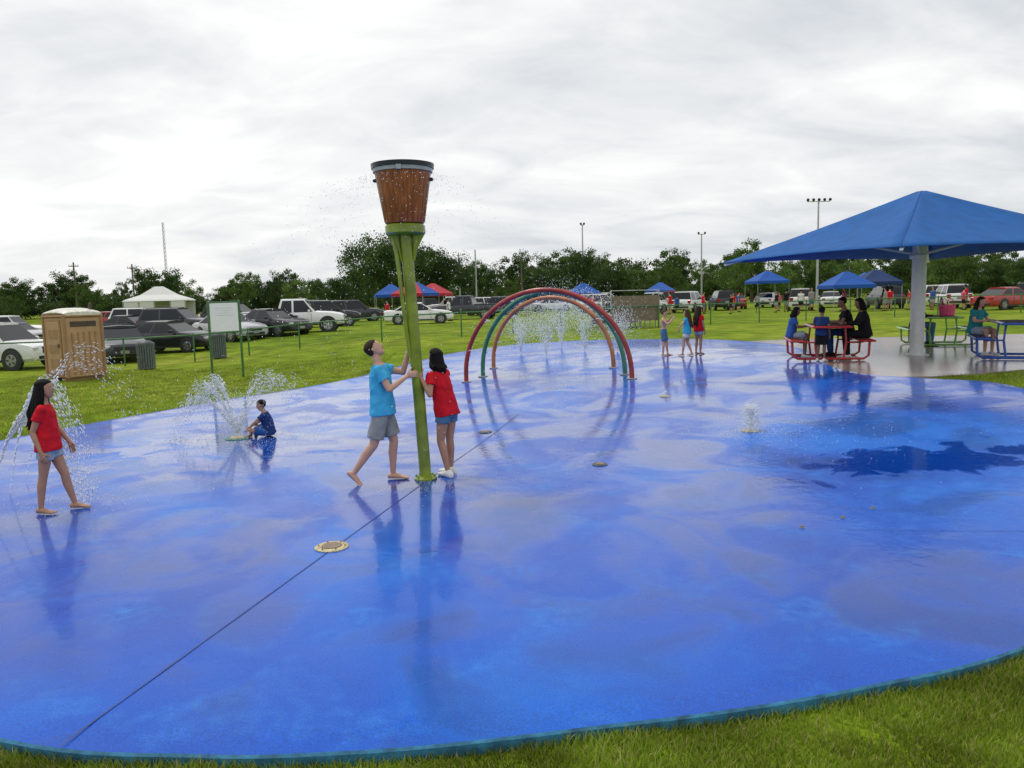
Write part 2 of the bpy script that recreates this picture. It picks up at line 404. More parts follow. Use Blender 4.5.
def hoop(z,r_,hh,mi,t=.012):
    mb.loft([(Bc+V((0,0,z-hh)),V((r_-t,0,0)),V((0,r_-t,0))),(Bc+V((0,0,z-hh)),V((r_,0,0)),V((0,r_,0))),(Bc+V((0,0,z+hh)),V((r_+.006,0,0)),V((0,r_+.006,0))),(Bc+V((0,0,z+hh)),V((r_-t-.02,0,0)),V((0,r_-t-.02,0)))],n_,mi,False)
hoop(.60,.345,.020,3,.03);hoop(.648,.362,.026,2,.04)
for sx in(-1,1):
    mb.cone(Bc+V((sx*.30,0,.50)),.022,Bc+V((sx*.335,0,.50)),.022,12,2)
mb.box(Bc+V((0,-.352,.6)),(.06,.02,.06),3,None,.005)
mb.make('bucket',[M_stave,pbr('stave_gap',(.12,.035,.015),.6),pbr('rim_dark_blue',(.01,.015,.03),.3),pbr('rim_grey',(.4,.42,.45),.35)],bk)

# ------------------------------------------------------------------ arches
def arch(name,a,b_,rad,col,col2):
    o=empty('water_arch') ;a=V(a);b_=V(b_);za=T(*a);zb=T(*b_)
    mid=(a+b_)/2;half=(b_-a)/2;zc=(za+zb)/2
    top=rad
    mb=MB();pts=[V((a.x,a.y,za-.02))];n=40
    for i in range(n+1):
        t=math.pi*i/n;q=mid-half*math.cos(t);pts.append(V((q.x,q.y,zc+.12+(top-.12)*math.sin(t))))
    pts.append(V((b_.x,b_.y,zb-.02)))
    mb.tube(pts,.055,12,0)
    for q,z in((a,za),(b_,zb)):
        mb.cone(V((q.x,q.y,z)),.12,V((q.x,q.y,z+.02)),.12,16,1,False)
    for i in range(4,n-2,3):
        q=pts[i];c=V((mid.x,mid.y,zc+.4));d=(c-q).normalized();mb.cone(q+d*.05,.014,q+d*.085,.012,8,1)
    mb.make('pipe',[col,M_alum],o);return o
M_red=pbr('red_pipe_paint',(.36,.03,.02),.4,.4,3,coat=.2);M_grn=pbr('green_pipe_paint',(.04,.19,.11),.4,.4,3,coat=.2);M_org=pbr('coral_pipe_paint',(.48,.17,.07),.4,.4,3,coat=.2)
arch('a',(-1.1,18.5),(2.65,16.9),2.08,M_red,0);arch('b',(-.72,19.2),(2.6,17.6),2.0,M_grn,0);arch('c',(-.48,20.6),(2.5,18.8),1.8,M_org,0)

# ------------------------------------------------------------------ umbrella shade
um=empty('shade_canopy')
C0=V((9.45,17.9));ez=2.9;az=4.36
cor=[C0+V(o) for o in((-3.95,2.2),(-2.3,-3.7),(3.7,-2.2),(2.2,3.7))]
M_fab=pbr('blue_shade_cloth',(.006,.13,.45),.75,.14,3,.15,160,trans=.25)
v=[];f=[];K=14
for s in range(4):
    A_=V((*cor[s],ez));B_=V((*cor[(s+1)%4],ez));ap=V((C0.x,C0.y,az));b0=len(v)
    for j in range(K+1):
        t=.02+.98*j/K
        for i in range(K+1):
            q=i/K;e=A_.lerp(B_,q);cat=4*q*(1-q)
            ce=V((C0.x,C0.y,ez));e=e+(ce-e)*.06*cat+V((0,0,.06*cat))
            p=ap.lerp(e,t);p.z-=.12*math.sin(math.pi*t)*(.25+.75*cat)
            v.append(p)
    for j in range(K):
        for i in range(K):
            a=b0+j*(K+1)+i;f.append((a,a+1,a+K+2,a+K+1))
o=mesh('fabric',v,f,[M_fab],True,parent=um,sharp=8)
sm=o.modifiers.new('s','SOLIDIFY');sm.thickness=.012
mb=MB();g0=T(*C0)-.02
mb.cone(V((C0.x,C0.y,g0)),.155,V((C0.x,C0.y,az-.3)),.15,24,0,False)
mb.cone(V((C0.x,C0.y,g0)),.26,V((C0.x,C0.y,g0+.03)),.26,24,0,False)
for c in cor:
    mb.cone(V((C0.x,C0.y,az-.3)),.05,V((c.x,c.y,ez)).lerp(V((C0.x,C0.y,az)),.02)+V((0,0,-.07)),.035,10,0)
    m_=C0.lerp(c,.5);mb.cone(V((C0.x,C0.y,ez-.0)),.03,V((m_.x,m_.y,(ez+az)/2-.2)),.03,8,0)
mb.make('steel_frame',[M_white],um)
mb=MB()
mb.box(V((C0.x-.3,C0.y-.5,ez-.05)),(.32,.2,.12),0,None,.03);mb.make('lamp_housing',[M_white],um)

# ------------------------------------------------------------------ picnic tables
M_slot=pbr('slot_dark',(.03,.015,.015),.6)
def ptable(name,x,y,rot,mat,Lh=1.7,W_=.8):
    e=empty(name,(x,y,T(x,y)),rot);mb=MB()
    def slab(cx,w,z):
        mb.box((cx,0,z),(w,Lh,.035),0,None,.015)
        for i in range(int(Lh/.12)):
            mb.box((cx,-Lh/2+.08+i*.12,z+.019),(w*.86,.03,.004),1)
        mb.tube([(cx-w/2,-Lh/2,z-.01),(cx-w/2,Lh/2,z-.01)],.022,8,0);mb.tube([(cx+w/2,-Lh/2,z-.01),(cx+w/2,Lh/2,z-.01)],.022,8,0)
        mb.tube([(cx-w/2,-Lh/2,z-.01),(cx+w/2,-Lh/2,z-.01)],.022,8,0);mb.tube([(cx-w/2,Lh/2,z-.01),(cx+w/2,Lh/2,z-.01)],.022,8,0)
    slab(0,W_,.76);slab(-.74,.27,.45);slab(.74,.27,.45)
    for yy in(-Lh*.33,Lh*.33):
        mb.tube([(-.82,yy,.43),(-.80,yy,.1),(-.7,yy,.03),(.7,yy,.03),(.80,yy,.1),(.82,yy,.43)],.028,8,0)
        mb.tube([(-.30,yy,.73),(-.33,yy,.4),(-.62,yy,.4),(-.74,yy,.43)],.025,8,0);mb.tube([(.30,yy,.73),(.33,yy,.4),(.62,yy,.4),(.74,yy,.43)],.025,8,0)
        mb.tube([(-.33,yy,.4),(-.28,yy,.03)],.025,8,0);mb.tube([(.33,yy,.4),(.28,yy,.03)],.025,8,0)
    mb.make('frame',[mat,M_slot],e,True,35)
M_tr=pbr('table_red',(.50,.02,.02),.35,.2,coat=.3);M_tg=pbr('table_green',(.18,.42,.06),.35,.2,coat=.3);M_tb=pbr('table_blue',(.01,.08,.46),.35,.2,coat=.3)
ptable('picnic_table',7.35,17.9,-.25,M_tr);ptable('picnic_table',11.6,20.9,-.3,M_tg);ptable('picnic_table',10.95,16.6,-.45,M_tb)

# ------------------------------------------------------------------ portable toilet
pt_=empty('portable_toilet',(-13.7,24.2,gz(-13.7,24.2)),math.radians(-32))
mb=MB();w=1.16
M_tan=pbr('toilet_tan_plastic',(.48,.29,.155),.5,.15,3);M_tan2=pbr('toilet_brown_plastic',(.36,.20,.10),.5,.15,3)
for sx in(-.4,.4): mb.box((sx,0,.05),(.1,1.2,.10),1)
mb.box((0,0,1.04),(w,w,1.86),0,None,.03)
for sx,sy in((-1,-1),(1,-1),(1,1),(-1,1)): mb.box((sx*w/2,sy*w/2,1.05),(.09,.09,1.9),1,None,.02)
mb.box((0,-w/2-.012,1.03),(.78,.03,1.72),1,None,.01);mb.box((0,-w/2-.03,1.03),(.68,.02,1.6),0,None,.008)
for z in(.55,1.0,1.45): mb.box((0,-w/2-.043,z),(.52,.012,.28),1,None,.005)
mb.box((.27,-w/2-.05,1.1),(.08,.03,.12),2,None,.01)
for sx in(-1,1):
    for k in range(5): mb.box((sx*(w/2+.008),-.36+k*.18,.85),(.03,.05,1.3),1,None,.01)
    mb.box((sx*(w/2+.012),0,1.75),(.02,.8,.16),2,None,.005)
for k in range(5): mb.box((-.36+k*.18,w/2+.008,.85),(.05,.03,1.3),1,None,.01)
mb.box((0,0,1.995),(w+.1,w+.1,.07),1,None,.02)
S=[]
for xx,hh in((-.62,.06),(-.5,.12),(-.2,.17),(.2,.17),(.5,.12),(.62,.06)):
    S.append((V((xx,0,2.03+hh*.5)),V((0,.60,0)),V((0,0,hh*.6+.03))))
mb.loft(S,20,3);mb.cone((.38,.38,1.9),.05,(.38,.38,2.35),.05,12,2)
mb.make('cabin',[M_tan,M_tan2,pbr('vent_dark',(.07,.05,.04),.6),pbr('toilet_roof_white',(.75,.72,.64),.4)],pt_,True,35)

# ------------------------------------------------------------------ trash cans
def trash(x,y):
    e=empty('trash_can',(x,y,gz(x,y)));mb=MB()
    mb.cone((0,0,.03),.24,(0,0,.85),.26,20,1,False)
    for k in range(22):
        a=k*math.tau/22;mb.box((.29*math.cos(a),.29*math.sin(a),.46),(.012,.05,.86),0,Matrix.Rotation(a,3,'Z'))
    for z in(.06,.45,.88):
        mb.tube([(.30*math.cos(i*math.tau/24),.30*math.sin(i*math.tau/24),z) for i in range(25)],.012,6,0)
    mb.loft([((0,0,.9),V((.31,0,0)),V((0,.31,0))),((0,0,.95),V((.29,0,0)),V((0,.29,0))),((0,0,1.03),V((.15,0,0)),V((0,.15,0)))],20,1)
    mb.make('can_body',[pbr('can_slats_%d'%int(y),(.13,.16,.16),.5,.2),pbr('can_liner_%d'%int(y),(.06,.07,.07),.5)],e)
trash(-13.0,27.4);trash(-11.7,30.8)

# ------------------------------------------------------------------ sign
sg_=empty('park_rules_sign');mb=MB()
a=V((-8.85,22.7,gz(-8.85,22.7)));b_=V((-8.15,23.3,gz(-8.15,23.3)))
for q in(a,b_): mb.cone(q,.035,q+V((0,0,2.3)),.035,12,0,True)
mb.cone(a+V((0,0,2.28)),.022,b_+V((0,0,2.28)),.022,8,0);mb.cone(a+V((0,0,1.38)),.022,b_+V((0,0,1.38)),.022,8,0)
ang=math.atan2(b_.y-a.y,b_.x-a.x);Rz=Matrix.Rotation(ang,3,'Z')
c=(a+b_)/2
mb.box(c+V((0,0,1.84)),((b_-a).length-.09,.02,.84),1,Rz)
for i in range(4):
    mb.box(c+V((0,0,2.10-i*.07))+Rz@V((0,-.0125,0)),((b_-a).length*(.4 if i%3 else .6),.003,.008),2,Rz)
mb.make('board',[M_green,pbr('sign_white',(.88,.88,.88),.4,.03),pbr('sign_lettering',(.55,.58,.6),.6)],sg_)

# ------------------------------------------------------------------ fence
fe=empty('chain_link_fence');mb=MB()
FP=[(-34,23),(-17,28.4),(-12.3,29.9),(-8.8,32.1),(-5.4,32.3),(-2.1,33),(2.3,35.2),(7.1,37),(12.8,39.7),(18.5,42),(29.3,44.3),(48,47)]
FQ=[]
for a,b_ in zip(FP[:-1],FP[1:]):
    a=V(a);b_=V(b_);n=max(1,round((b_-a).length/2.6))
    for i in range(n):FQ.append(a.lerp(b_,i/n))
FQ.append(V(FP[-1]))
for q in FQ:
    z=gz(q.x,q.y);mb.cone((q.x,q.y,z-.05),.032,(q.x,q.y,z+1.08),.032,8,0)
for a,b_ in zip(FQ[:-1],FQ[1:]):
    za=gz(a.x,a.y);zb=gz(b_.x,b_.y)
    mb.cone((a.x,a.y,za+1.04),.030,(b_.x,b_.y,zb+1.04),.030,6,0)
    Ls=(b_-a).length;n=int(Ls/.13);v_=mb.v
    for k in range(n):
        for s in(1,-1):
            t0=k/n;t1=(k+s*7.5)/n
            zz0,zz1=0.03,1.03
            if t1>1: zz1=.03+(1-t0)/(t1-t0);t1=1
            if t1<0: zz1=.03+(t0)/(t0-t1);t1=0
            p=a.lerp(b_,t0);q=a.lerp(b_,t1);z0=za+(zb-za)*t0+zz0;z1=za+(zb-za)*t1+zz1
            b0=len(v_);v_+=[V((p.x-.002,p.y,z0)),V((p.x+.002,p.y,z0)),V((q.x+.002,q.y,z1)),V((q.x-.002,q.y,z1))]
            mb.f.append((b0,b0+1,b0+2,b0+3));mb.m.append(1)
mb.make('posts_and_rail',[M_green,pbr('green_wire',(.06,.14,.06),.5)],fe)

# ------------------------------------------------------------------ cars
M_glass=pbr('car_glass',(.012,.016,.02),.06,.1,spec=.4);M_rim=pbr('wheel_rim',(.4,.4,.42),.3,.1,metal=.8)
M_hl=pbr('headlamp',(.6,.62,.65),.1);M_tl=pbr('tail_lamp',(.35,.01,.01),.2);M_dark=pbr('trim_dark',(.02,.02,.022),.5)
paints={'white':(.82,.82,.82),'black':(.010,.010,.013),'dark':(.03,.035,.045),'silver':(.45,.46,.48),'red':(.42,.02,.02),'grey':(.12,.13,.14),'blue':(.02,.05,.16)}
PM={k:pbr('car_paint_'+k,c,.3,.06,coat=.4) for k,c in paints.items()}
cache={}
def carmesh(kind,col):
    if (kind,col) in cache:return cache[(kind,col)]
    mb=MB()
    if kind=='sedan': L_,Wd,belt,roof,rear,gh,bt=4.7,.90,.93,1.44,(.62,.98),(-1.75,-.95,.25,1.05),(-2.35,2.35)
    elif kind=='suv': L_,Wd,belt,roof,rear,gh,bt=4.75,.94,1.06,1.74,(.7,1.06),(-2.25,-2.0,.40,1.15),(-2.37,2.37)
    else: L_,Wd,belt,roof,rear,gh,bt=5.7,.98,1.15,1.86,(.8,1.15),(-.75,-.55,.75,1.35),(-2.85,2.85)
    hl=L_/2;zb=.24 if kind=='sedan' else (.30 if kind=='suv' else .42)
    hood=belt-.03 if kind!='sedan' else .90
    st=[(-hl,.86,zb+.14,belt-.22),(-hl+.05,.94,zb+.04,belt-.04),(-hl+.25,.98,zb,belt+(.03 if kind=='sedan' else 0)),(gh[0]-.02,1,zb,belt+.02),(0,1,zb,belt),(gh[3]+.02,1,zb,hood+.05),(hl-.7,.99,zb,hood),(hl-.25,.95,zb+.02,hood-.08),(hl-.06,.88,zb+.05,hood-.16),(hl,.80,zb+.12,hood-.26)]
    st=sorted(st,key=lambda q:q[0])
    ring=[]
    for x,k,z0,z1 in st:
        w_=Wd*k;b0=len(mb.v);pts=[(0,z0),(w_*.86,z0),(w_*.97,z0+.10),(w_,(z0+z1)/2-.02),(w_*.985,z1-.14),(w_*.93,z1-.03),(w_*.82,z1+.01),(0,z1+.03)]
        full=pts+[(-y,z) for y,z in pts[-2:0:-1]]
        for y,z in full: mb.v.append(V((x,y,z)))
        ring.append((b0,len(full)))
    for (a,n),(b_,_) in zip(ring[:-1],ring[1:]):
        for i in range(n):
            j=(i+1)%n;mb.f.append((a+i,b_+i,b_+j,a+j));mb.m.append(0)
    a,n=ring[0];mb.f.append(tuple(a+i for i in range(n)));mb.m.append(0)
    a,n=ring[-1];mb.f.append(tuple(a+i for i in range(n))[::-1]);mb.m.append(0)
    x0,x1,x2,x3=gh;wb=Wd*.90;wt=Wd*.70;zb0=belt-.01;zt=roof-.07
    base=[x0,x0+.14,(x0+x3)/2-.25,(x0+x3)/2-.15,x3-.16,x3];top=[x1,x1+.10,(x1+x2)/2-.06,(x1+x2)/2+.04,x2-.06,x2]
    glassc=[0,1,0,1,0]
    for sgn in(1,-1):
        b0=len(mb.v)
        for i in range(6):
            mb.v.append(V((base[i],sgn*wb,zb0)));mb.v.append(V((top[i],sgn*wt,zt)));mb.v.append(V((top[i],sgn*(wt-.04),roof)))
        for i in range(5):
            a=b0+i*3;q=(a,a+3,a+4,a+1);q2=(a+1,a+4,a+5,a+2)
            if sgn>0:q=q[::-1];q2=q2[::-1]
            mb.f.append(q);mb.m.append(1 if glassc[i] else 0);mb.f.append(q2);mb.m.append(0)
    b0=len(mb.v)
    for i in range(6):
        mb.v.append(V((top[i],-(wt-.04),roof)));mb.v.append(V((top[i],0,roof+.035)));mb.v.append(V((top[i],(wt-.04),roof)))
    for i in range(5):
        a=b0+i*3;mb.f.append((a,a+3,a+4,a+1));mb.m.append(0);mb.f.append((a+1,a+4,a+5,a+2));mb.m.append(0)
    for xb,xt,s in((x3,x2,1),(x0,x1,-1)):
        b0=len(mb.v);mb.v+=[V((xb,-wb,zb0)),V((xb,wb,zb0)),V((xt,wt,zt)),V((xt,-wt,zt)),V((xt,wt-.04,roof)),V((xt,-(wt-.04),roof)),V((xt,0,roof+.035))]
        q=(b0,b0+1,b0+2,b0+3);q2=(b0+3,b0+2,b0+4,b0+6,b0+5)
        if s<0:q=q[::-1];q2=q2[::-1]
        mb.f.append(q);mb.m.append(1);mb.f.append(q2);mb.m.append(0)
    wr=.33 if kind=='sedan' else (.37 if kind=='suv' else .41)
    for wx in(-hl+.95 if kind!='pickup' else -hl+1.15,hl-.88):
        for s in(-1,1):
            y=s*(Wd-.10)
            mb.loft([((wx,y+s*.06,wr+.03),V((wr+.07,0,0)),V((0,0,wr+.07))),((wx,y+s*.108,wr+.03),V((wr+.07,0,0)),V((0,0,wr+.07)))],24,3)
            mb.loft([((wx,y-s*.1,wr),V((wr,0,0)),V((0,0,wr))),((wx,y+s*.10,wr),V((wr,0,0)),V((0,0,wr))),((wx,y+s*.125,wr),V((wr*.9,0,0)),V((0,0,wr*.9)))],24,3)
            mb.loft([((wx,y+s*.12,wr),V((wr*.64,0,0)),V((0,0,wr*.64))),((wx,y+s*.135,wr),V((wr*.6,0,0)),V((0,0,wr*.6)))],20,2)
            for k in range(5):
                t=k*math.tau/5+.6;mb.box((wx+math.cos(t)*wr*.38,y+s*.138,wr+math.sin(t)*wr*.38),(wr*.3,.008,wr*.14),3,Matrix.Rotation(-t,3,'Y'))
    for s in(-1,1):
        mb.box((hl-.11,s*Wd*.66,hood-.24),(.22,.34,.13),4,Matrix.Rotation(-s*.25,3,'Z'),.03)
        mb.box((-hl+.06,s*Wd*.74,belt-.17),(.16,.26,.16 if kind=='sedan' else .3),5,Matrix.Rotation(s*.2,3,'Z'),.03)
        mb.box((gh[3]-.35,s*(Wd+.09),belt+.06),(.12,.2,.14),0,None,.03)
        for dx in(gh[3]-.25,(gh[0]+gh[3])/2-.2,gh[0]+.35 if kind!='suv' else gh[0]+.9):
            mb.box((dx,s*(Wd+.001),(zb+belt)/2+.02),(.012,.012,belt-zb-.22),3)
        for dx in(gh[3]-1.0,gh[0]+.75):
            mb.box((dx,s*(Wd+.008),belt-.16),(.16,.03,.03),0,None,.006)
        mb.box((0,s*(Wd-.03),zb+.04),(L_*.5,.06,.08),3)
    mb.box((hl-.02,0,hood-.30),(.06,Wd*.85,.16 if kind=='sedan' else .24),3,None,.01)
    mb.box((hl-.01,0,zb+.16),(.08,Wd*1.25,.12),3,None,.02);mb.box((hl+.035,0,zb+.22),(.012,.32,.13),2)
    mb.box((-hl+.0,0,zb+.18),(.1,Wd*1.4,.14),3 if kind!='pickup' else 2,None,.03);mb.box((-hl-.0,0,belt-.30),(.03,.32,.13),2)
    if kind=='suv': 
        for s in(-1,1): mb.tube([(-1.8,s*.52,roof+.05),(.2,s*.52,roof+.05)],.018,6,3)
    if kind=='pickup':
        mb.box((-1.82,0,belt+.035),(1.88,Wd*1.5,.02),3)
        for s in(-1,1): mb.box((-1.82,s*Wd*.83,belt+.04),(1.98,.09,.05),0,None,.015)
        mb.box((-2.78,0,belt+.04),(.08,Wd*1.6,.05),0,None,.015)
    me=D.meshes.new('car_%s_%s'%(kind,col));me.from_pydata([tuple(q) for q in mb.v],[],mb.f)
    for q in(PM[col],M_glass,M_rim,M_dark,M_hl,M_tl):me.materials.append(q)
    me.polygons.foreach_set('material_index',mb.m);me.polygons.foreach_set('use_smooth',[True]*len(me.polygons));me.update();me.set_sharp_from_angle(angle=math.radians(28))
    cache[(kind,col)]=me;return me
def car(kind,col,x,y,rot):
    nm={'sedan':'parked_car','suv':'parked_suv','pickup':'pickup_truck'}[kind]
    e=empty(nm,(x,y,gz(x,y)+.0),math.radians(rot));inst('bodywork',carmesh(kind,col),e)
for a in [('suv','white',-19.7,29.6,-12),('pickup','white',-36,55,4),('sedan','dark',-16.5,32.6,-60),('sedan','black',-15.9,36.2,-14),('suv','dark',-21.5,50,-8),
 ('sedan','silver',-14.9,41.0,-38),('sedan','black',-12.9,42.0,-35),('pickup','white',-12.2,43.5,8),('suv','black',-12.6,52,30),('suv','dark',-12.9,64,20),
 ('sedan','white',-6.3,53,10),('sedan','black',-26.5,54,-15),('sedan','silver',-32,50,-20),('suv','white',-45,68,10),('suv','white',-30,63,0),('sedan','white',-24,66,5),('pickup','dark',-18,70,10),
 ('suv','grey',-52,72,0),('sedan','red',-38,74,12),('suv','black',-21,59,-10),('sedan','white',-41,60,8),('suv','white',-15.5,72,15),
 ('pickup','dark',-3.5,62,170),('pickup','white',-5.5,76,180),('suv','dark',-1.2,74,160),('sedan','silver',1.5,82,0),('suv','black',-8.5,84,15),('sedan','white',4.5,86,20),('suv','white',-2.6,88,30),
 ('suv','white',13.5,72,70),('pickup','red',16.2,78,80),('suv','white',15.3,66,60),('sedan','white',11.5,66,40),('suv','black',19.2,70,85),('sedan','red',21.5,74,80),('suv','white',23.4,62.5,72),('suv','silver',18.0,84,40),
 ('sedan','white',29,70,70),('suv','dark',30.0,62,80),('suv','white',33,58,75),('sedan','red',32.8,51,20),('suv','white',36,66,70),('pickup','white',9.5,80,30),('suv','grey',37.5,56,60),('sedan','white',26.0,78,60),('suv','white',8.5,74,50),('sedan','silver',14.5,84,30)]:
    car(*a)

# ------------------------------------------------------------------ tents / canopies
def popup(x,y,col,s=3.0,hh=2.2,col2=None):
    e=empty('popup_canopy_tent',(x,y,gz(x,y)),random.uniform(-.4,.4));mb=MB();h=s/2
    cs=[(-h,-h),(h,-h),(h,h),(-h,h)]
    for c in cs: mb.cone((c[0]*.97,c[1]*.97,0),.02,(c[0]*.97,c[1]*.97,hh),.02,6,1,False)
    for i in range(4):
        a=cs[i];b_=cs[(i+1)%4];b0=len(mb.v)
        mb.v+=[V((*a,hh)),V((*b_,hh)),V((b_[0]*.1,b_[1]*.1,hh+.95)),V((a[0]*.1,a[1]*.1,hh+.95)),V((*a,hh-.25)),V((*b_,hh-.25)),V(((a[0]+b_[0])*.27,(a[1]+b_[1])*.27,hh+.42))]
        mb.f+=[(b0,b0+1,b0+6),(b0+1,b0+2,b0+6),(b0+2,b0+3,b0+6),(b0+3,b0,b0+6),(b0+4,b0+5,b0+1,b0)];mb.m+=[0 if not(col2 and i%2) else 2]*5
    b0=len(mb.v);mb.v+=[V((c[0]*.1,c[1]*.1,hh+.95)) for c in cs];mb.f.append((b0,b0+1,b0+2,b0+3));mb.m.append(0)
    c1=pbr('tent_cloth',col,.7,.1,trans=.2);c2=pbr('tent_cloth2',col2 or col,.7,.1,trans=.2)
    mb.make('roof_and_legs',[c1,M_alum,c2],e,False,None)
BL=(.01,.10,.45);RD=(.5,.02,.04)
popup(-11.0,72,BL);popup(-8.0,66,RD,3.0,2.2,BL);popup(-7.2,73,RD);popup(7.2,76,BL,2.8,1.9);popup(25.2,76,BL,3.2,2.6);popup(24.3,56,BL,3,1.9);popup(28.3,60,(.01,.04,.15),3,2.1);popup(34.5,75,BL);popup(17.5,90,BL,3,2.0)
e=empty('white_party_tent',(-46,102,gz(-46,102)),.15);mb=MB()
S=[]
for z,rx,ry in((2.4,3.9,2.6),(2.6,3.7,2.4),(3.2,2.1,1.2),(4.3,.5,.12)):
    b0=len(mb.v);mb.v+=[V((-rx,-ry,z)),V((rx,-ry,z)),V((rx,ry,z)),V((-rx,ry,z))];S.append(b0)
for a,b_ in zip(S[:-1],S[1:]):
    for i in range(4):mb.f.append((a+i,a+(i+1)%4,b_+(i+1)%4,b_+i));mb.m.append(0)
mb.f.append(tuple(S[-1]+i for i in range(4)));mb.m.append(0)
for k in range(5):
    mb.cone((-3.8+k*1.9,-2.5,0),.04,(-3.8+k*1.9,-2.5,2.4),.04,6,1,False)
    if k<4: mb.box((-2.85+k*1.9,2.5,1.2),(1.88,.03,2.4),0)
for k in(0,1,3): mb.box((-2.85+k*1.9,-2.5,1.3),(1.7,.03,2.1),0)
mb.make('tent_cloth_and_poles',[pbr('white_tent_cloth',(.66,.66,.63),.7,.1),M_alum],e,False,None)

# ------------------------------------------------------------------ poles
def lpole(x,y,H,arm,nl,name='floodlight_pole'):
    e=empty(name,(x,y,gz(x,y)));mb=MB();mb.tube([(0,0,-.2),(0,0,H*.5),(0,0,H)],[.17,.13,.09],10,0)
    if arm:
        for z in((H-.1,)):
            mb.cone((-arm/2,0,z),.05,(arm/2,0,z),.05,6,0)
            for k in range(nl):
                xx=-arm/2+arm*k/(nl-1);mb.box((xx,-.15,z+.2),(.3,.26,.3),1,Matrix.Rotation(.5,3,'X'),.06)
                mb.cone((xx,0,z),.03,(xx,-.05,z+.15),.03,6,0)
    mb.make('pole',[M_alum,M_dark],e)
lpole(36.5,92,12.0,2.6,5);lpole(11.6,122,12.7,.5,2);lpole(30.2,122,10.8,1.0,2);lpole(-4.8,112,8.6,0,0,'flag_pole');lpole(-7.2,112,8.1,0,0,'flag_pole')
e=empty('radio_mast',(-88,200,.6));mb=MB()
for k in range(3):
    a=k*math.tau/3;mb.cone((.35*math.cos(a),.35*math.sin(a),0),.06,(.2*math.cos(a),.2*math.sin(a),23),.05,5,0)
for z in range(23):
    for k in range(3):
        a=k*math.tau/3;b_=(k+1)*math.tau/3;mb.cone((.33*math.cos(a),.33*math.sin(a),z),.03,(.33*math.cos(b_),.33*math.sin(b_),z+1),.03,4,0,False)
mb.make('lattice',[M_alum],e)
def upole(x,y,H):
    e=empty('utility_pole',(x,y,gz(x,y)));mb=MB();mb.tube([(0,0,-.2),(0,0,H)],[.16,.11],8,0);mb.box((0,0,H-.6),(1.5,.12,.12),0)
    for k in(-.7,-.3,.3,.7): mb.cone((k,0,H-.55),.05,(k,0,H-.35),.04,6,1)
    mb.make('pole',[M_wood,M_alum],e)
upole(-67,120,8.8);upole(-59,122,8.4);upole(2,125,8.0)
e=empty('bleachers',(5.2,38.8,gz(5.2,38.8)),math.radians(200));mb=MB()
for r_ in range(5):
    z=.4+r_*.28;y=r_*.5
    mb.box((0,y,z),(2.6,.26,.04),0,None,.01);mb.box((0,y-.25,z-.26),(2.6,.22,.03),0,None,.01);mb.box((0,y+.12,z-.1),(2.6,.02,.2),1)
    for xx in(-1.2,-.4,.4,1.2): mb.cone((xx,y,0),.025,(xx,y,z),.025,6,0)
for xx in(-1.28,1.28):
    mb.cone((xx,-.2,.15),.025,(xx,2.2,1.5),.025,6,0);mb.cone((xx,2.2,0),.025,(xx,2.2,1.8),.025,6,0);mb.cone((xx,0,.9),.02,(xx,2.2,1.8),.02,6,0)
mb.cone((-1.28,2.2,1.8),.02,(1.28,2.2,1.8),.02,6,0)
mb.box((0,2.24,.95),(2.56,.03,1.2),1)
mb.make('seats_and_frame',[M_alum,pbr('bleacher_brown',(.21,.16,.12),.7)],e)

# ------------------------------------------------------------------ nozzles / drains
def nozzle(name,x,y,r,c1,c2,dz=.0):
    e=empty(name,(x,y,T(x,y)));mb=MB()
    mb.loft([((0,0,-.01),V((r,0,0)),V((0,r,0))),((0,0,.008),V((r,0,0)),V((0,r,0))),((0,0,.013),V((r*.93,0,0)),V((0,r*.93,0)))],32,0)
    mb.loft([((0,0,.012),V((r*.62,0,0)),V((0,r*.62,0))),((0,0,.02),V((r*.58,0,0)),V((0,r*.58,0)))],24,1)
    for k in range(6):
        a=k*math.tau/6;mb.cone((r*.78*math.cos(a),r*.78*math.sin(a),.01),r*.05,(r*.78*math.cos(a),r*.78*math.sin(a),.018),r*.05,6,1)
    mb.make('ring_plate',[c1,c2],e)
M_yel=pbr('nozzle_cream',(.52,.44,.24),.5,.5,30);M_brz=pbr('nozzle_bronze',(.20,.13,.08),.4,.4,30);M_drn=pbr('drain_grate',(.05,.07,.09),.4,.3)
nozzle('spray_nozzle',-1.64,6.65,.15,M_yel,M_brz);nozzle('floor_drain',1.1,9.7,.10,M_drn,M_brz);nozzle('spray_nozzle',3.5,11.2,.13,M_yel,M_alum);nozzle('spray_nozzle',2.9,14.5,.10,M_yel,M_alum)
nozzle('spray_nozzle',-.45,12.3,.11,M_drn,M_brz);nozzle('spray_nozzle',-4.5,12.4,.2,pbr('nozzle_teal',(.03,.25,.2),.5),M_yel)
M_mut=pbr('nozzle_small_steel',(.22,.26,.30),.4,.3)
for x,y in((3.5,7.35),(2.62,6.85),(3.1,7.1)): nozzle('spray_nozzle',x,y,.024,M_mut,M_brz)

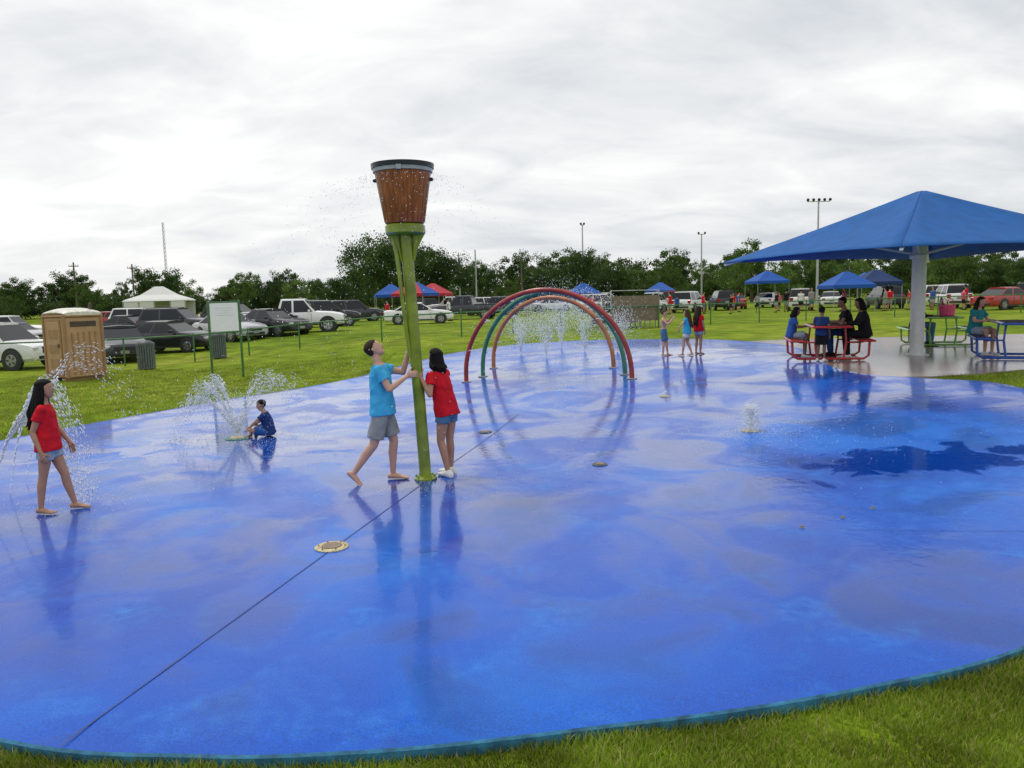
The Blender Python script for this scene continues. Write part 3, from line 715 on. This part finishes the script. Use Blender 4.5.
# ------------------------------------------------------------------ water
m,nt,b=newmat('water_droplets');b.inputs['Roughness'].default_value=.15
tcw=N(nt,'ShaderNodeTexCoord');nw=N(nt,'ShaderNodeTexNoise');nw.inputs['Scale'].default_value=30;nt.links.new(tcw.outputs['Object'],nw.inputs[0])
rw_=ramp(nt,nw.outputs['Fac'],[(.3,(.8,.86,.92)),(.7,(.96,.97,.98))]);nt.links.new(rw_.outputs[0],b.inputs['Base Color']);M_drop=m
rw=random.Random(3)
def drop(v,f,p,r,d,k=2):
    b_=len(v);d=d.normalized() if d.length>1e-6 else V((0,0,1));u=d.orthogonal().normalized();w=d.cross(u)
    v+=[p+d*r*k,p-d*r*k,p+u*r,p-u*r,p+w*r,p-w*r]
    for q in((0,2,4),(0,4,3),(0,3,5),(0,5,2),(1,4,2),(1,3,4),(1,5,3),(1,2,5)):f.append(tuple(b_+i for i in q))
def spray(o,jets,n,r0,r1,jit,name='water_spray',pw=1.0,k=2.5):
    v=[];f=[];o=V(o)
    for v0 in jets:
        v0=V(v0);vz=v0.z;tt=2*vz/9.8 if vz>0 else .7
        for _ in range(n):
            t=(rw.random()**pw)*tt;q=t/tt;vel=v0*rw.uniform(.93,1.04)+V((rw.gauss(0,jit),rw.gauss(0,jit),rw.gauss(0,jit)))
            p=o+vel*t+V((0,0,-4.9*t*t))
            if p.z<T(p.x,p.y)+.004: p.z=T(p.x,p.y)+.004
            drop(v,f,p,rw.uniform(r0,r1)*(1.2-.5*q),vel+V((0,0,-9.8*t)),k)
    return mesh(name,v,f,[M_drop],True)
# fan plumes beside the sitting boy
spray((-4.5,12.4,.03),[(-1.6,.1,3.5),(-1.1,-.1,4.1),(-.7,.1,4.3)],720,.0038,.0085,.08,k=3.5)
spray((-4.5,12.4,.03),[(1.6,.2,4.2),(1.1,.1,4.4)],460,.0038,.008,.11,k=3.5)
spray((-4.5,12.4,.03),[(math.cos(a)*1.3,math.sin(a)*.9,3.7) for a in [i*.63 for i in range(10)]],140,.003,.0065,.25)
spray((-4.5,12.4,.03),[(math.cos(a)*.5,math.sin(a)*.5,2.6) for a in [i*1.05 for i in range(6)]],150,.004,.007,.15)
# bubbler centre right
spray((3.5,11.2,T(3.5,11.2)+.02),[(math.cos(a)*.24,math.sin(a)*.24,2.55) for a in [i*.63 for i in range(10)]],160,.003,.007,.10)
spray((3.5,11.2,T(3.5,11.2)+.02),[(math.cos(a)*.6,math.sin(a)*.6,1.8) for a in [i*.9 for i in range(7)]],100,.003,.006,.12)
spray((3.5,11.2,T(3.5,11.2)+.02),[(math.cos(a)*1.4,math.sin(a)*1.4,1.9) for a in [i*.9 for i in range(7)]],30,.003,.005,.2)
spray((2.9,14.5,T(2.9,14.5)+.02),[(0,0,1.2)],60,.004,.008,.15)
# misty ground geysers behind the arches
for x,y,vz in((1.0,22,4.7),(2.2,23,5.1),(.3,23.5,4.4),(3.1,22.4,4.2),(1.6,24.5,5.5)):
    spray((x,y,T(x,y)+.02),[(math.cos(a)*.6,math.sin(a)*.6,vz) for a in [i*.8 for i in range(8)]],300,.005,.011,.6)
# thin jets from nozzles at the left edge of the pad
spray((-5.75,8.25,.03),[(1.15,.1,4.5)],1300,.0032,.007,.022,k=6)
spray((-5.95,8.9,.03),[(.9,.2,5.0)],1000,.003,.0065,.03,k=6)
spray((-6.2,9.6,.03),[(1.3,.4,5.6)],480,.003,.0065,.06,k=4)
# radial jets from the arches
for i in range(7):
    a=math.pi*(.12+.127*i);x=.75-1.85*math.cos(a);z=T(.75,17.7)+2.0*math.sin(a)
    spray((x,17.75,z),[((.75-x)*.9,0,.4)],360,.004,.0075,.05,k=5)
for i in range(6):
    a=math.pi*(.13+.148*i);x=1.0-1.45*math.cos(a);z=T(1,19.7)+1.75*math.sin(a)
    spray((x,19.7,z),[((1.0-x)*.9,0,.4)],300,.004,.0075,.06,k=5)
v=[];f=[]
for k in range(1300):
    a=rw.uniform(0,6.28);q=rw.random();rad=.3+q*1.9*rw.random();z=3.6-q*q*3.4
    drop(v,f,V((-1.2+math.cos(a)*rad*1.4-.5*q,9.2+math.sin(a)*rad,max(.02,z))),rw.uniform(.0025,.005),V((0,0,-1)))
mesh('water_spray',v,f,[M_drop],True)
v=[];f=[]
for cx,cy,s,n in((-4.3,12.2,.9,1400),(3.5,11.2,.45,800),(1.8,22.5,1.6,1300),(-1.1,9.0,.5,250),(4.2,10.5,1.0,300),(-5.0,8.5,.4,350)):
    for k in range(n):
        x=rw.gauss(cx,s);y=rw.gauss(cy,s);drop(v,f,V((x,y,T(x,y)+.006+abs(rw.gauss(0,.02)))),rw.uniform(.002,.0055),V((0,0,1)),1.4)
mesh('water_splashes',v,f,[M_drop],True)

# ------------------------------------------------------------------ people
TX=D.textures.new('cloth_folds','CLOUDS');TX.noise_scale=.09
def skinmat(n,c): return pbr('skin_'+n,c,.5,.10,12,.05,200)
SK_l=skinmat('light',(.60,.34,.24));SK_t=skinmat('tan',(.44,.23,.145));SK_d=skinmat('brown',(.22,.115,.07))
def cloth(n,c): return pbr('cloth_'+n,c,.85,.2,9,.35,45,spec=.2)
C_red=cloth('red',(.60,.010,.022));C_lb=cloth('light_blue',(.06,.42,.72));C_gr=cloth('grey',(.30,.31,.31));C_dn=cloth('denim',(.32,.40,.50));C_dn2=cloth('dark_denim',(.09,.19,.33))
C_nv=cloth('navy',(.02,.05,.18));C_bk=cloth('black',(.012,.012,.014));C_tl=cloth('teal',(.03,.24,.27));C_wh=cloth('white',(.75,.75,.75));C_bl=cloth('blue',(.03,.10,.35));C_pk=cloth('pink',(.6,.08,.18))
H_bk=pbr('hair_black',(.007,.005,.005),.7,.3,40,.5,120,spec=.2);H_br=pbr('hair_brown',(.035,.02,.012),.7,.3,40,.5,120,spec=.2);H_bl=pbr('hair_light_brown',(.08,.045,.022),.7,.3,40,.5,120,spec=.2)
M_eye=pbr('eye_white',(.6,.6,.58),.2,.02);M_iris=pbr('eye_dark',(.015,.01,.008),.2,.05);M_lip=pbr('lips',(.35,.10,.09),.5,.1)
Z=V((0,0,1))
def finish(mb,name,mat,par,vox,sm_=3,disp=0):
    o=mb.make(name,[mat],par,True,None)
    for p in o.data.polygons:p.material_index=0
    r=o.modifiers.new('r','REMESH');r.mode='VOXEL';r.voxel_size=vox;r.use_smooth_shade=True
    if disp:
        d=o.modifiers.new('d','DISPLACE');d.texture=TX;d.strength=disp;d.mid_level=.5
    s=o.modifiers.new('s','SMOOTH');s.factor=.5;s.iterations=sm_
    return o
def person(name,loc,h,J,skin,shirt,short,shoe,hair,hm,vox=.006,headk=1.0,sleeve=.5,leglen=.5,shirtlen=1.0,seated=False):
    e=empty(name,loc)
    g=lambda k:V(J[k])
    fp=g('fp').normalized();fc=g('fc').normalized();lp=Z.cross(fp).normalized();lc=Z.cross(fc).normalized()
    pel=g('pel');che=g('che');nek=g('nek');hed=g('hed');up=(che-pel).normalized()
    fpx=lp.cross(up).normalized();fcx=lc.cross(up).normalized()
    body=MB()
    def sec(t,rx,ry,inf=1,add=0,df=0):
        c=pel.lerp(che,t);l=lp.lerp(lc,max(0,min(1,t))).normalized();f_=fpx.lerp(fcx,max(0,min(1,t))).normalized()
        return (c+f_*df*h,l*(rx*h*inf+add),f_*(ry*h*inf+add))
    T_=[(-.20,.070,.050,0),(-.06,.092,.064,-.004),(.12,.090,.062,0),(.35,.076,.054,.003),(.6,.086,.062,.004),(.8,.096,.064,.003),(.93,.100,.052,0),(1.02,.075,.042,0),(1.10,.038,.036,0)]
    body.loft([sec(t,rx,ry,1,0,df) for t,rx,ry,df in T_],16)
    body.cone(nek-up*.02*h,.034*h,nek.lerp(hed,.55),.030*h,12)
    hip={};sh={}
    for s,sg in(('L',1),('R',-1)):
        hip[s]=pel+lp*sg*.048*h-up*.015*h;sh[s]=che+lc*sg*.098*h-up*.012*h
        kn=g('k'+s);an=g('a'+s)
        body.cone(hip[s],.052*h,hip[s].lerp(kn,.55),.043*h,14);body.cone(hip[s].lerp(kn,.5),.044*h,kn,.031*h,14)
        cf=kn.lerp(an,.3)-fp*.006*h
        body.cone(kn,.031*h,cf,.032*h,12);body.cone(cf,.032*h,an,.0185*h,12)
        t=g('t'+s).normalized();lat=Z.cross(t)
        if lat.length<.1: lat=lp
        lat.normalize();fu=t.cross(lat).normalized()
        FS=[(-.040,.010,.010,-.024),(-.034,.019,.018,-.021),(-.01,.022,.024,-.016),(.03,.023,.020,-.020),(.06,.027,.013,-.026),(.085,.028,.010,-.029),(.100,.024,.008,-.031)]
        if not shoe:
            body.loft([(an+t*a*h+fu*d*h,lat*b_*h,fu*c*h) for a,b_,c,d in FS],12)
            for k in range(5):
                q=an+t*(.098-.004*k)*h+lat*(-.021+.0105*k)*(1 if sg<0 else -1)*h*-1+fu*-.031*h
                body.cone(q,.0068*h if k else .009*h,q+t*(.020-.002*k)*h,.0055*h,8)
        el=g('e'+s);wr=g('w'+s)
        body.cone(sh[s],.031*h,sh[s].lerp(el,.4),.028*h,12);body.cone(sh[s].lerp(el,.4),.028*h,el,.021*h,12)
        body.cone(el,.0215*h,el.lerp(wr,.3),.0215*h,12);body.cone(el.lerp(wr,.3),.0215*h,wr,.0140*h,12)
        d=g('h'+s).normalized();n_=g('n'+s);n_=(n_-d*n_.dot(d)).normalized();th=g('th'+s) if 'th'+s in J else fc
        sv=d.cross(n_);sv=sv if sv.dot(th)>0 else -sv
        curl=J.get('c'+s,.45)
        body.loft([(wr-d*.01*h,sv*.014*h,n_*.011*h),(wr+d*.012*h,sv*.019*h,n_*.011*h),(wr+d*.035*h,sv*.0245*h,n_*.010*h),(wr+d*.052*h,sv*.024*h,n_*.008*h),(wr+d*.056*h,sv*.021*h,n_*.006*h)],12)
        for k in range(4):
            q=wr+d*(.052-.002*abs(k-1))*h+sv*(.0185-.0125*k)*h
            ln=(.041,.046,.043,.033)[k]*h;dd=(d+sv*(.10-.07*k)).normalized()
            for j,(fr,ra) in enumerate(((.45,.0054),(.32,.0050),(.23,.0045))):
                an_=curl*(.6+.8*j)*1.0
                dj=(dd*math.cos(min(an_*(1),1.9))+n_*math.sin(min(an_,1.9))).normalized() if j==0 else (dj*math.cos(curl)+n_*math.sin(curl)).normalized()
                q2=q+dj*ln*fr;body.cone(q,ra*h,q2,ra*.92*h,8);q=q2
        q=wr+d*.014*h+sv*.016*h;dj=(d*.62+sv*.7+n_*.35).normalized();q2=q+dj*.030*h;body.cone(q,.0085*h,q2,.0062*h,8)
        dj=(dj*.7+d*.35+n_*(.2+curl*.5)).normalized();body.cone(q2,.0062*h,q2+dj*.024*h,.005*h,8)
    Hh=.132*h*headk;F=g('hF').normalized();U=g('hU');U=(U-F*U.dot(F)).normalized();S_=F.cross(U)
    def hp(f_,s,u): return hed+F*f_*Hh+S_*s*Hh+U*u*Hh
    HS=[(-.50,.20,.09,.07),(-.46,.18,.16,.13),(-.36,.12,.235,.23),(-.22,.06,.285,.31),(-.08,.02,.32,.375),(.06,-.01,.345,.41),(.22,-.03,.35,.42),(.36,-.03,.29,.355),(.45,-.03,.19,.24),(.495,-.03,.07,.09)]
    body.loft([(hp(c,0,u),S_*rx*Hh,F*ry*Hh) for u,c,rx,ry in HS],20)
    body.cone(hp(.37,0,.04),.035*Hh,hp(.455,0,-.10),.045*Hh,8);body.cone(hp(.40,-.035,-.12),.035*Hh,hp(.40,.035,-.12),.035*Hh,8)
    body.cone(hp(.36,-.16,.085),.035*Hh,hp(.36,.16,.085),.035*Hh,8)
    for s in(-1,1):
        body.loft([(hp(-.04,s*.33,-.13),F*.03*Hh,U*.02*Hh),(hp(-.04,s*.35,-.08),F*.05*Hh,S_*.025*Hh),(hp(-.05,s*.375,0),F*.075*Hh,S_*.025*Hh),(hp(-.06,s*.37,.07),F*.05*Hh,S_*.02*Hh)],10)
    finish(body,'body',skin,e,vox,3)
    fm_=MB()
    for s in(-1,1):
        fm_.cone(hp(.335,s*.135,.0),.048*Hh,hp(.337,s*.135,0),.048*Hh,10,0);fm_.cone(hp(.365,s*.135,.0),.027*Hh,hp(.367,s*.135,0),.027*Hh,8,1)
        fm_.cone(hp(.375,s*.07,.105),.016*Hh,hp(.35,s*.20,.10),.012*Hh,6,2)
    fm_.cone(hp(.36,-.075,-.245),.024*Hh,hp(.385,0,-.24),.030*Hh,8,3);fm_.cone(hp(.385,0,-.24),.030*Hh,hp(.36,.075,-.245),.024*Hh,8,3)
    fm_.make('face_features',[M_eye,M_iris,hm,M_lip],e,True,None)
    hb=MB()
    cap=[(-.20,-.22,.22,.14),(-.10,-.19,.33,.23),(.06,-.13,.37,.33),(.20,-.07,.385,.41),(.34,-.04,.335,.405),(.43,-.03,.25,.31),(.50,-.03,.14,.18),(.525,-.03,.05,.06)]
    hb.loft([(hp(c,0,u),S_*rx*Hh,F*ry*Hh) for u,c,rx,ry in cap],20)
    hr=random.Random(int(h*1000)+len(name))
    for k in range(60):
        a=hr.uniform(0,6.28);q=hr.uniform(.0,.8);rx=.35*math.cos(a)*q**.5;ry=.39*math.sin(a)*q**.5
        p0=hp(ry-.04,rx,.28+.22*(1-q));p1=p0+(S_*rx*.3+F*(.05 if ry>0 else -.1)-U*.14*q)*Hh
        hb.cone(p0,.045*Hh,p1,.02*Hh,6)
    if hair in('long','bob'):
        ln=(.95 if hair=='long' else .50)*Hh*(2.0 if hair=='long' else 1)
        for k in range(64):
            a=hr.uniform(-2.0,2.0) ;sx=math.sin(a)*.33;bk_=-math.cos(a)*.34-.08
            p0=hp(bk_,sx,.12);p1=hp(bk_*1.2-.05,sx*1.15,-.35);l2=ln*hr.uniform(.75,1.1)*(1 if abs(a)<1.3 else .8)
            down=(-Z*.85-up*.15-fcx*.16).normalized();p2=p1+down*l2*.5+V((hr.gauss(0,.014),hr.gauss(0,.014),0));p3=p1+down*l2+(hp(-.3,0,0)-hp(-.3,sx,0))*.25+V((hr.gauss(0,.018),hr.gauss(0,.018),0))
            hb.tube([p0,p1,p2,p3],[.07*Hh,.09*Hh,.085*Hh,.025*Hh],6)
    finish(hb,'hair',hm,e,max(vox,.006),1)
    sb=MB()
    if short:
        sb.loft([sec(-.24,.060,.056,1.0,.01),sec(-.08,.096,.070,1.03,.006),sec(.12,.094,.066,1.03,.006),sec(.26,.083,.058,1.03,.006)],16)
        for s in('L','R'):
            kn=g('k'+s);an=g('a'+s);end=hip[s].lerp(kn,leglen if leglen<=1 else 1)
            sb.cone(hip[s],.058*h,end,(.060 if leglen<=1 else .042)*h,16,0,leglen>1)
            if leglen>1: sb.cone(kn,.042*h,kn.lerp(an,.9),.032*h,14)
        finish(sb,'shorts' if leglen<=1 else 'trousers',short,e,max(vox*1.3,.008),2,.012)
    if shirt:
        tb=MB();lo=-.16*shirtlen
        tb.loft([sec(lo,.097,.074,1.10,.010),sec(lo+.01,.101,.078,1.10,.010),sec(.12,.098,.074,1.08,.008),sec(.35,.089,.068,1.08,.009),sec(.6,.093,.070,1.04,.008),sec(.8,.099,.068,1.02,.007),sec(.93,.101,.055,1.03,.006),sec(1.01,.080,.046,1.04,.005),sec(1.06,.048,.042,1.06,.004)],20)
        for s in('L','R'):
            el=g('e'+s);d=(el-sh[s]);en=sh[s]+d*sleeve
            tb.cone(sh[s]+Z*.0,.037*h,sh[s]+d*.12,.037*h,14);tb.cone(sh[s]+d*.08,.037*h,en,.040*h if sleeve<.9 else .028*h,14,0,False)
            if sleeve>=1: tb.cone(el,.028*h,el.lerp(g('w'+s),.92),.021*h,12)
        finish(tb,'shirt',shirt,e,max(vox*1.3,.008),2,.022)
    if shoe:
        fb=MB()
        for s in('L','R'):
            an=g('a'+s);t=g('t'+s).normalized();lat=Z.cross(t).normalized();fu=t.cross(lat).normalized()
            FS=[(-.048,.016,.016,-.026),(-.040,.026,.026,-.022),(-.01,.029,.034,-.012),(.03,.029,.026,-.020),(.06,.032,.018,-.026),(.095,.031,.015,-.028),(.118,.022,.012,-.030)]
            fb.loft([(an+t*a*h+fu*d*h,lat*b_*h,fu*c*h) for a,b_,c,d in FS],14)
        finish(fb,'shoes',shoe,e,max(vox,.007),2)
    return e
def std(h,ang,seat=None,**kw):
    f_=V((math.cos(ang),math.sin(ang),0));l_=Z.cross(f_)
    def W_(a,b_,c): return (f_*a+l_*b_+Z*c)*h
    if seat is None:
        J=dict(pel=W_(0,0,.525),che=W_(-.005,0,.805),nek=W_(0,0,.84),hed=W_(.012,0,.935),hF=f_,hU=Z,fp=f_,fc=f_,
          kL=W_(.01,.055,.285),kR=W_(.01,-.055,.285),aL=W_(-.01,.06,.042),aR=W_(-.01,-.06,.042),tL=f_+l_*.2,tR=f_-l_*.2,
          eL=W_(-.01,.135,.63),eR=W_(-.01,-.135,.63),wL=W_(.03,.14,.485),wR=W_(.03,-.14,.485),hL=W_(.1,0,-1),hR=W_(.1,0,-1),nL=-l_,nR=l_)
    else:
        s=seat/h+.055
        J=dict(pel=W_(0,0,s),che=W_(.04,0,s+.275),nek=W_(.055,0,s+.31),hed=W_(.085,0,s+.40),hF=f_-Z*.15,hU=Z,fp=f_,fc=f_,
          kL=W_(.24,.07,s),kR=W_(.24,-.07,s),aL=W_(.22,.07,.042),aR=W_(.22,-.07,.042),tL=f_,tR=f_,
          eL=W_(.10,.13,s+.13),eR=W_(.10,-.13,s+.13),wL=W_(.24,.06,s+.14),wR=W_(.24,-.06,s+.14),hL=f_,hR=f_,nL=-Z,nR=-Z,thL=-l_,thR=l_)
    for k,v_ in kw.items():
        J[k]=W_(*v_[1:]) if isinstance(v_,tuple) and len(v_)==4 else v_
    return J
# girl
J=dict(pel=(-.08,0,.745),che=(-.10,.01,1.145),nek=(-.10,.01,1.20),hed=(-.075,.02,1.335),hF=(.95,.25,.05),hU=(0,0,1),fp=(.95,.2,0),fc=(.9,.35,0),
  kL=(.02,.08,.40),kR=(-.12,-.07,.41),aL=(.08,.12,.065),aR=(-.17,-.08,.065),tL=(1,.1,0),tR=(1,-.15,0),
  eL=(-.09,.20,.90),wL=(.03,.21,.72),hL=(.35,0,-1),nL=(0,-1,0),eR=(-.14,-.15,.89),wR=(-.06,-.17,.68),hR=(.25,0,-1),nR=(0,1,0),thL=(1,0,0),thR=(1,0,0))
person('girl_standing',(-4.88,8.1,0),1.42,J,SK_t,C_red,C_dn,None,'long',H_bk,.0055,1.08,.5,.42)
# man
J=dict(pel=(.07,0,.90),che=(.05,.02,1.385),nek=(.035,.02,1.44),hed=(-.005,.03,1.60),hF=(.72,.1,.62),hU=(-.6,0,.8),fp=(1,-.05,0),fc=(.97,.12,0),
  kL=(.17,.11,.475),kR=(-.04,-.08,.47),aL=(.14,.13,.075),aR=(-.29,-.10,.135),tL=(1,.0,-.02),tR=(.72,-.12,-.62),
  eL=(.30,.21,1.30),wL=(.39,.185,1.58),hL=(.7,-.05,.6),nL=(.1,-1,0),thL=(-.2,0,1),cL=.75,
  eR=(.19,-.20,1.14),wR=(.375,.0,1.27),hR=(.95,.05,.25),nR=(0,1,0),thR=(0,0,1),cR=.75)
person('man_standing',(-1.62,9.1,0),1.72,J,SK_l,C_lb,C_gr,None,'short',H_br,.0055,1.0,.55,.80)
# woman
J=dict(pel=(.03,0,.825),che=(-.06,0,1.275),nek=(-.075,0,1.33),hed=(-.085,.01,1.475),hF=(-.75,.6,.12),hU=(0,0,1),fp=(-.85,.5,0),fc=(-.85,.5,0),
  kL=(-.05,-.06,.45),kR=(.05,.07,.45),aL=(.03,-.08,.068),aR=(.05,.12,.068),tL=(-.5,.6,0),tR=(-.7,.5,0),
  eL=(-.14,-.24,1.04),wL=(-.24,-.19,1.24),hL=(-.5,.25,.6),nL=(.3,1,0),thL=(.5,0,1),cL=.7,
  eR=(-.18,.12,1.04),wR=(-.20,.0,1.12),hR=(-.6,-.7,.1),nR=(-.6,-.4,0),thR=(0,0,1),cR=.7)
person('woman_standing',(-.84,9.33,0),1.57,J,SK_t,C_red,C_dn2,C_wh,'bob',H_bk,.0055,1.0,.5,.36)
# boy sitting
J=dict(pel=(.08,0,.085),che=(.02,0,.385),nek=(.0,0,.42),hed=(-.03,-.01,.52),hF=(-.85,-.35,-.1),hU=(0,0,1),fp=(-1,-.1,0),fc=(-1,-.15,0),
  kL=(-.17,-.19,.13),kR=(-.17,.17,.14),aL=(-.16,.03,.05),aR=(-.22,-.07,.05),tL=(-.3,1,0),tR=(-.5,-1,0),
  eL=(-.09,-.17,.26),wL=(-.22,-.17,.14),hL=(-.9,0,-.5),nL=(0,.2,-1),eR=(-.10,.17,.24),wR=(-.25,.12,.16),hR=(-.9,0,-.4),nR=(0,0,-1),thL=(0,1,0),thR=(0,-1,0))
person('boy_sitting',(-4.1,12.55,0),1.16,J,SK_t,C_nv,C_bl,None,'short',H_bk,.007,1.15,.6,.8)
def at(x,y,d=0): return (x,y,T(x,y)+d)
person('boy_standing',at(4.05,20.4),1.2,std(1.2,-.3,eL=('l',.08,.17,.74),wL=('l',.15,.10,.86),hL=V((.5,0,1)),eR=('l',.10,-.15,.70),wR=('l',.2,-.08,.80),hR=V((.6,0,1)),kL=('l',.06,.05,.29),aL=('l',.08,.06,.042)),SK_l,None,C_dn2,None,'short',H_bl,.010,1.15,.5,.8)
person('girl_standing',at(4.6,20.1),1.2,std(1.2,2.6,eL=('l',.05,.17,.70),wL=('l',.12,.2,.6),kL=('l',.06,.05,.29),aL=('l',.08,.06,.042),aR=('l',-.09,-.06,.05)),SK_l,C_lb,C_wh,None,'long',H_bl,.010,1.12,.5,.5)
person('girl_standing',at(4.95,20.3),1.25,std(1.25,.6),SK_t,C_red,C_dn,None,'long',H_br,.010,1.12,.5,.45)
person('boy_standing',at(7.0,17.35),1.22,std(1.22,.9,eL=('l',.08,.15,.66),wL=('l',.18,.10,.66),hL=V((1,.5,0))),SK_d,C_nv,C_bk,C_wh,'short',H_bk,.010,1.15,.6,.9)
person('woman_sitting',at(8.08,17.55),1.72,std(1.72,2.9,.47),SK_d,C_bk,C_bk,C_wh,'bob',H_bk,.011,1.0,1.0,1.2)
person('man_sitting',at(8.0,18.25),1.75,std(1.75,2.9,.47),SK_d,C_bk,C_nv,C_bk,'short',H_bk,.011,1.0,.6,1.2)
person('girl_sitting',at(6.68,18.35),1.4,std(1.4,-.25,.47),SK_d,C_bl,C_dn,C_wh,'bob',H_bk,.011,1.05,.6,.9)
person('woman_sitting',at(10.9,20.75),1.68,std(1.68,-.1,.47),SK_d,C_bk,C_dn2,C_bk,'bob',H_bk,.011,1.0,1.0,1.2)
person('woman_sitting',at(10.6,17.6),1.62,std(1.62,-1.2,.47),SK_l,C_tl,C_dn,C_wh,'long',H_br,.011,1.0,.6,.8)
rp=random.Random(11)
for x,y in((20.0,58),(20.9,58.5),(22.2,59),(19.2,60),(26.2,54),(27.0,55),(30.5,52),(31.2,53),(-9.5,60),(-8.2,61),(6.8,64),(8.0,66),(12.4,60),(33.5,49),(24.6,57),(17.6,61),(18.3,62),(15.0,60),(21.6,62),(23.2,59.5),(28.9,56),(-4.6,58),(1.5,66),(10.3,63),(16.3,57),(13.6,63),(25.3,58.5),(29.8,54.5),(-10.4,66),(9.1,60)):
    h=rp.uniform(1.45,1.8);person('spectator',(x,y,gz(x,y)),h,std(h,rp.uniform(0,6.28),kL=('l',.05,.055,.285),aL=('l',.06,.06,.042)),rp.choice([SK_l,SK_t,SK_d]),rp.choice([C_red,C_bl,C_wh,C_bk,C_pk,C_gr,C_red]),rp.choice([C_bk,C_dn2,C_gr]),C_bk,'short',H_bk,.032,1.0,.5,.9)
e=empty('tote_bag',(11.6,20.5,T(11.6,20.5)+.78),.4);mb=MB()
mb.loft([((0,0,0),V((.22,0,0)),V((0,.1,0))),((0,0,.02),V((.25,0,0)),V((0,.13,0))),((0,0,.28),V((.29,0,0)),V((0,.11,0))),((0,0,.30),V((.27,0,0)),V((0,.09,0)))],16,0)
for s in(-1,1): mb.tube([(-.12,s*.09,.28),(-.09,s*.09,.42),(0,s*.09,.47),(.09,s*.09,.42),(.12,s*.09,.28)],.012,6,0)
bag=mb.make('bag_body',[C_pk],e)
e=empty('tote_bag',(11.2,16.3,T(11.2,16.3)+.78),-.3);inst('bag_body',bag.data,e)

# ------------------------------------------------------------------ world, sun, camera
sv=V((-.35,.30,.88)).normalized();el=math.asin(sv.z);az_=math.atan2(sv.x,sv.y)
w=D.worlds.new('World');bpy.context.scene.world=w;w.use_nodes=True;nt=w.node_tree;L=nt.links
bg=nt.nodes['Background'];sky=N(nt,'ShaderNodeTexSky');sky.sky_type='NISHITA';sky.sun_disc=False;sky.sun_elevation=el;sky.sun_rotation=az_
tc=N(nt,'ShaderNodeTexCoord');sx=N(nt,'ShaderNodeSeparateXYZ');L.new(tc.outputs['Generated'],sx.inputs[0])
mxz=N(nt,'ShaderNodeMath',operation='MAXIMUM');L.new(sx.outputs['Z'],mxz.inputs[0]);mxz.inputs[1].default_value=0
adz=N(nt,'ShaderNodeMath',operation='ADD');L.new(mxz.outputs[0],adz.inputs[0]);adz.inputs[1].default_value=.26
dx=N(nt,'ShaderNodeMath',operation='DIVIDE');L.new(sx.outputs['X'],dx.inputs[0]);L.new(adz.outputs[0],dx.inputs[1])
dy=N(nt,'ShaderNodeMath',operation='DIVIDE');L.new(sx.outputs['Y'],dy.inputs[0]);L.new(adz.outputs[0],dy.inputs[1])
cb=N(nt,'ShaderNodeCombineXYZ');L.new(dx.outputs[0],cb.inputs[0]);L.new(dy.outputs[0],cb.inputs[1])
mp=N(nt,'ShaderNodeMapping');mp.inputs['Rotation'].default_value=(0,0,-.6);mp.inputs['Scale'].default_value=(.9,1.5,1);mp.inputs['Location'].default_value=(3.1,1.7,0);L.new(cb.outputs[0],mp.inputs[0])
c1=nz(.85,9,.5,mp.outputs[0],nt,tc);c2=nz(3.0,8,.6,mp.outputs[0],nt,tc)
c1.inputs['Roughness'].default_value=.55;c2.inputs['Roughness'].default_value=.55
ad=N(nt,'ShaderNodeMath',operation='MULTIPLY_ADD');L.new(c2.outputs['Fac'],ad.inputs[0]);ad.inputs[1].default_value=.50;L.new(c1.outputs['Fac'],ad.inputs[2])
dt=N(nt,'ShaderNodeVectorMath',operation='DOT_PRODUCT');L.new(tc.outputs['Generated'],dt.inputs[0]);dt.inputs[1].default_value=tuple(V((-.28,.9,.42)).normalized())
mr=N(nt,'ShaderNodeMapRange');L.new(dt.outputs['Value'],mr.inputs[0]);mr.inputs[1].default_value=.80;mr.inputs[2].default_value=1;mr.inputs[3].default_value=0;mr.inputs[4].default_value=.11
a2=N(nt,'ShaderNodeMath',operation='ADD');L.new(ad.outputs[0],a2.inputs[0]);L.new(mr.outputs[0],a2.inputs[1])
cr=ramp(nt,a2.outputs[0],[(.58,(.62,.655,.70)),(.70,(.755,.775,.795)),(.81,(.865,.87,.872)),(.95,(1.0,1.0,.985))])
sc_=N(nt,'ShaderNodeVectorMath',operation='SCALE');L.new(sky.outputs[0],sc_.inputs[0]);sc_.inputs['Scale'].default_value=.1
mix=mixc(nt,.95,sc_.outputs[0],cr.outputs[0]);L.new(mix,bg.inputs[0]);bg.inputs[1].default_value=1.06
ld=D.lights.new('sun','SUN');ld.energy=1.5;ld.angle=math.radians(12);ld.color=(1,.96,.9)
lo=D.objects.new('sun',ld);COL.objects.link(lo);lo.rotation_euler=(-sv).to_track_quat('-Z','Y').to_euler()
cd=D.cameras.new('camera');co=D.objects.new('camera',cd);COL.objects.link(co)
pitch=math.atan(86/770);roll=math.radians(1.5)
f_=V((0,math.cos(pitch),-math.sin(pitch)));r_=V((1,0,0));u_=V((0,math.sin(pitch),math.cos(pitch)))
r2=r_*math.cos(roll)-u_*math.sin(roll);u2=u_*math.cos(roll)+r_*math.sin(roll)
Mx=Matrix.Identity(4)
for i in range(3): Mx[i][0]=r2[i];Mx[i][1]=u2[i];Mx[i][2]=-f_[i]
Mx[0][3]=0;Mx[1][3]=0;Mx[2][3]=2.16
co.matrix_world=Mx;cd.sensor_width=36;cd.lens=770/1024*36;cd.clip_end=6000;cd.clip_start=.05
s=bpy.context.scene;s.camera=co;s.view_settings.view_transform='Standard';s.view_settings.look='None';s.view_settings.exposure=0
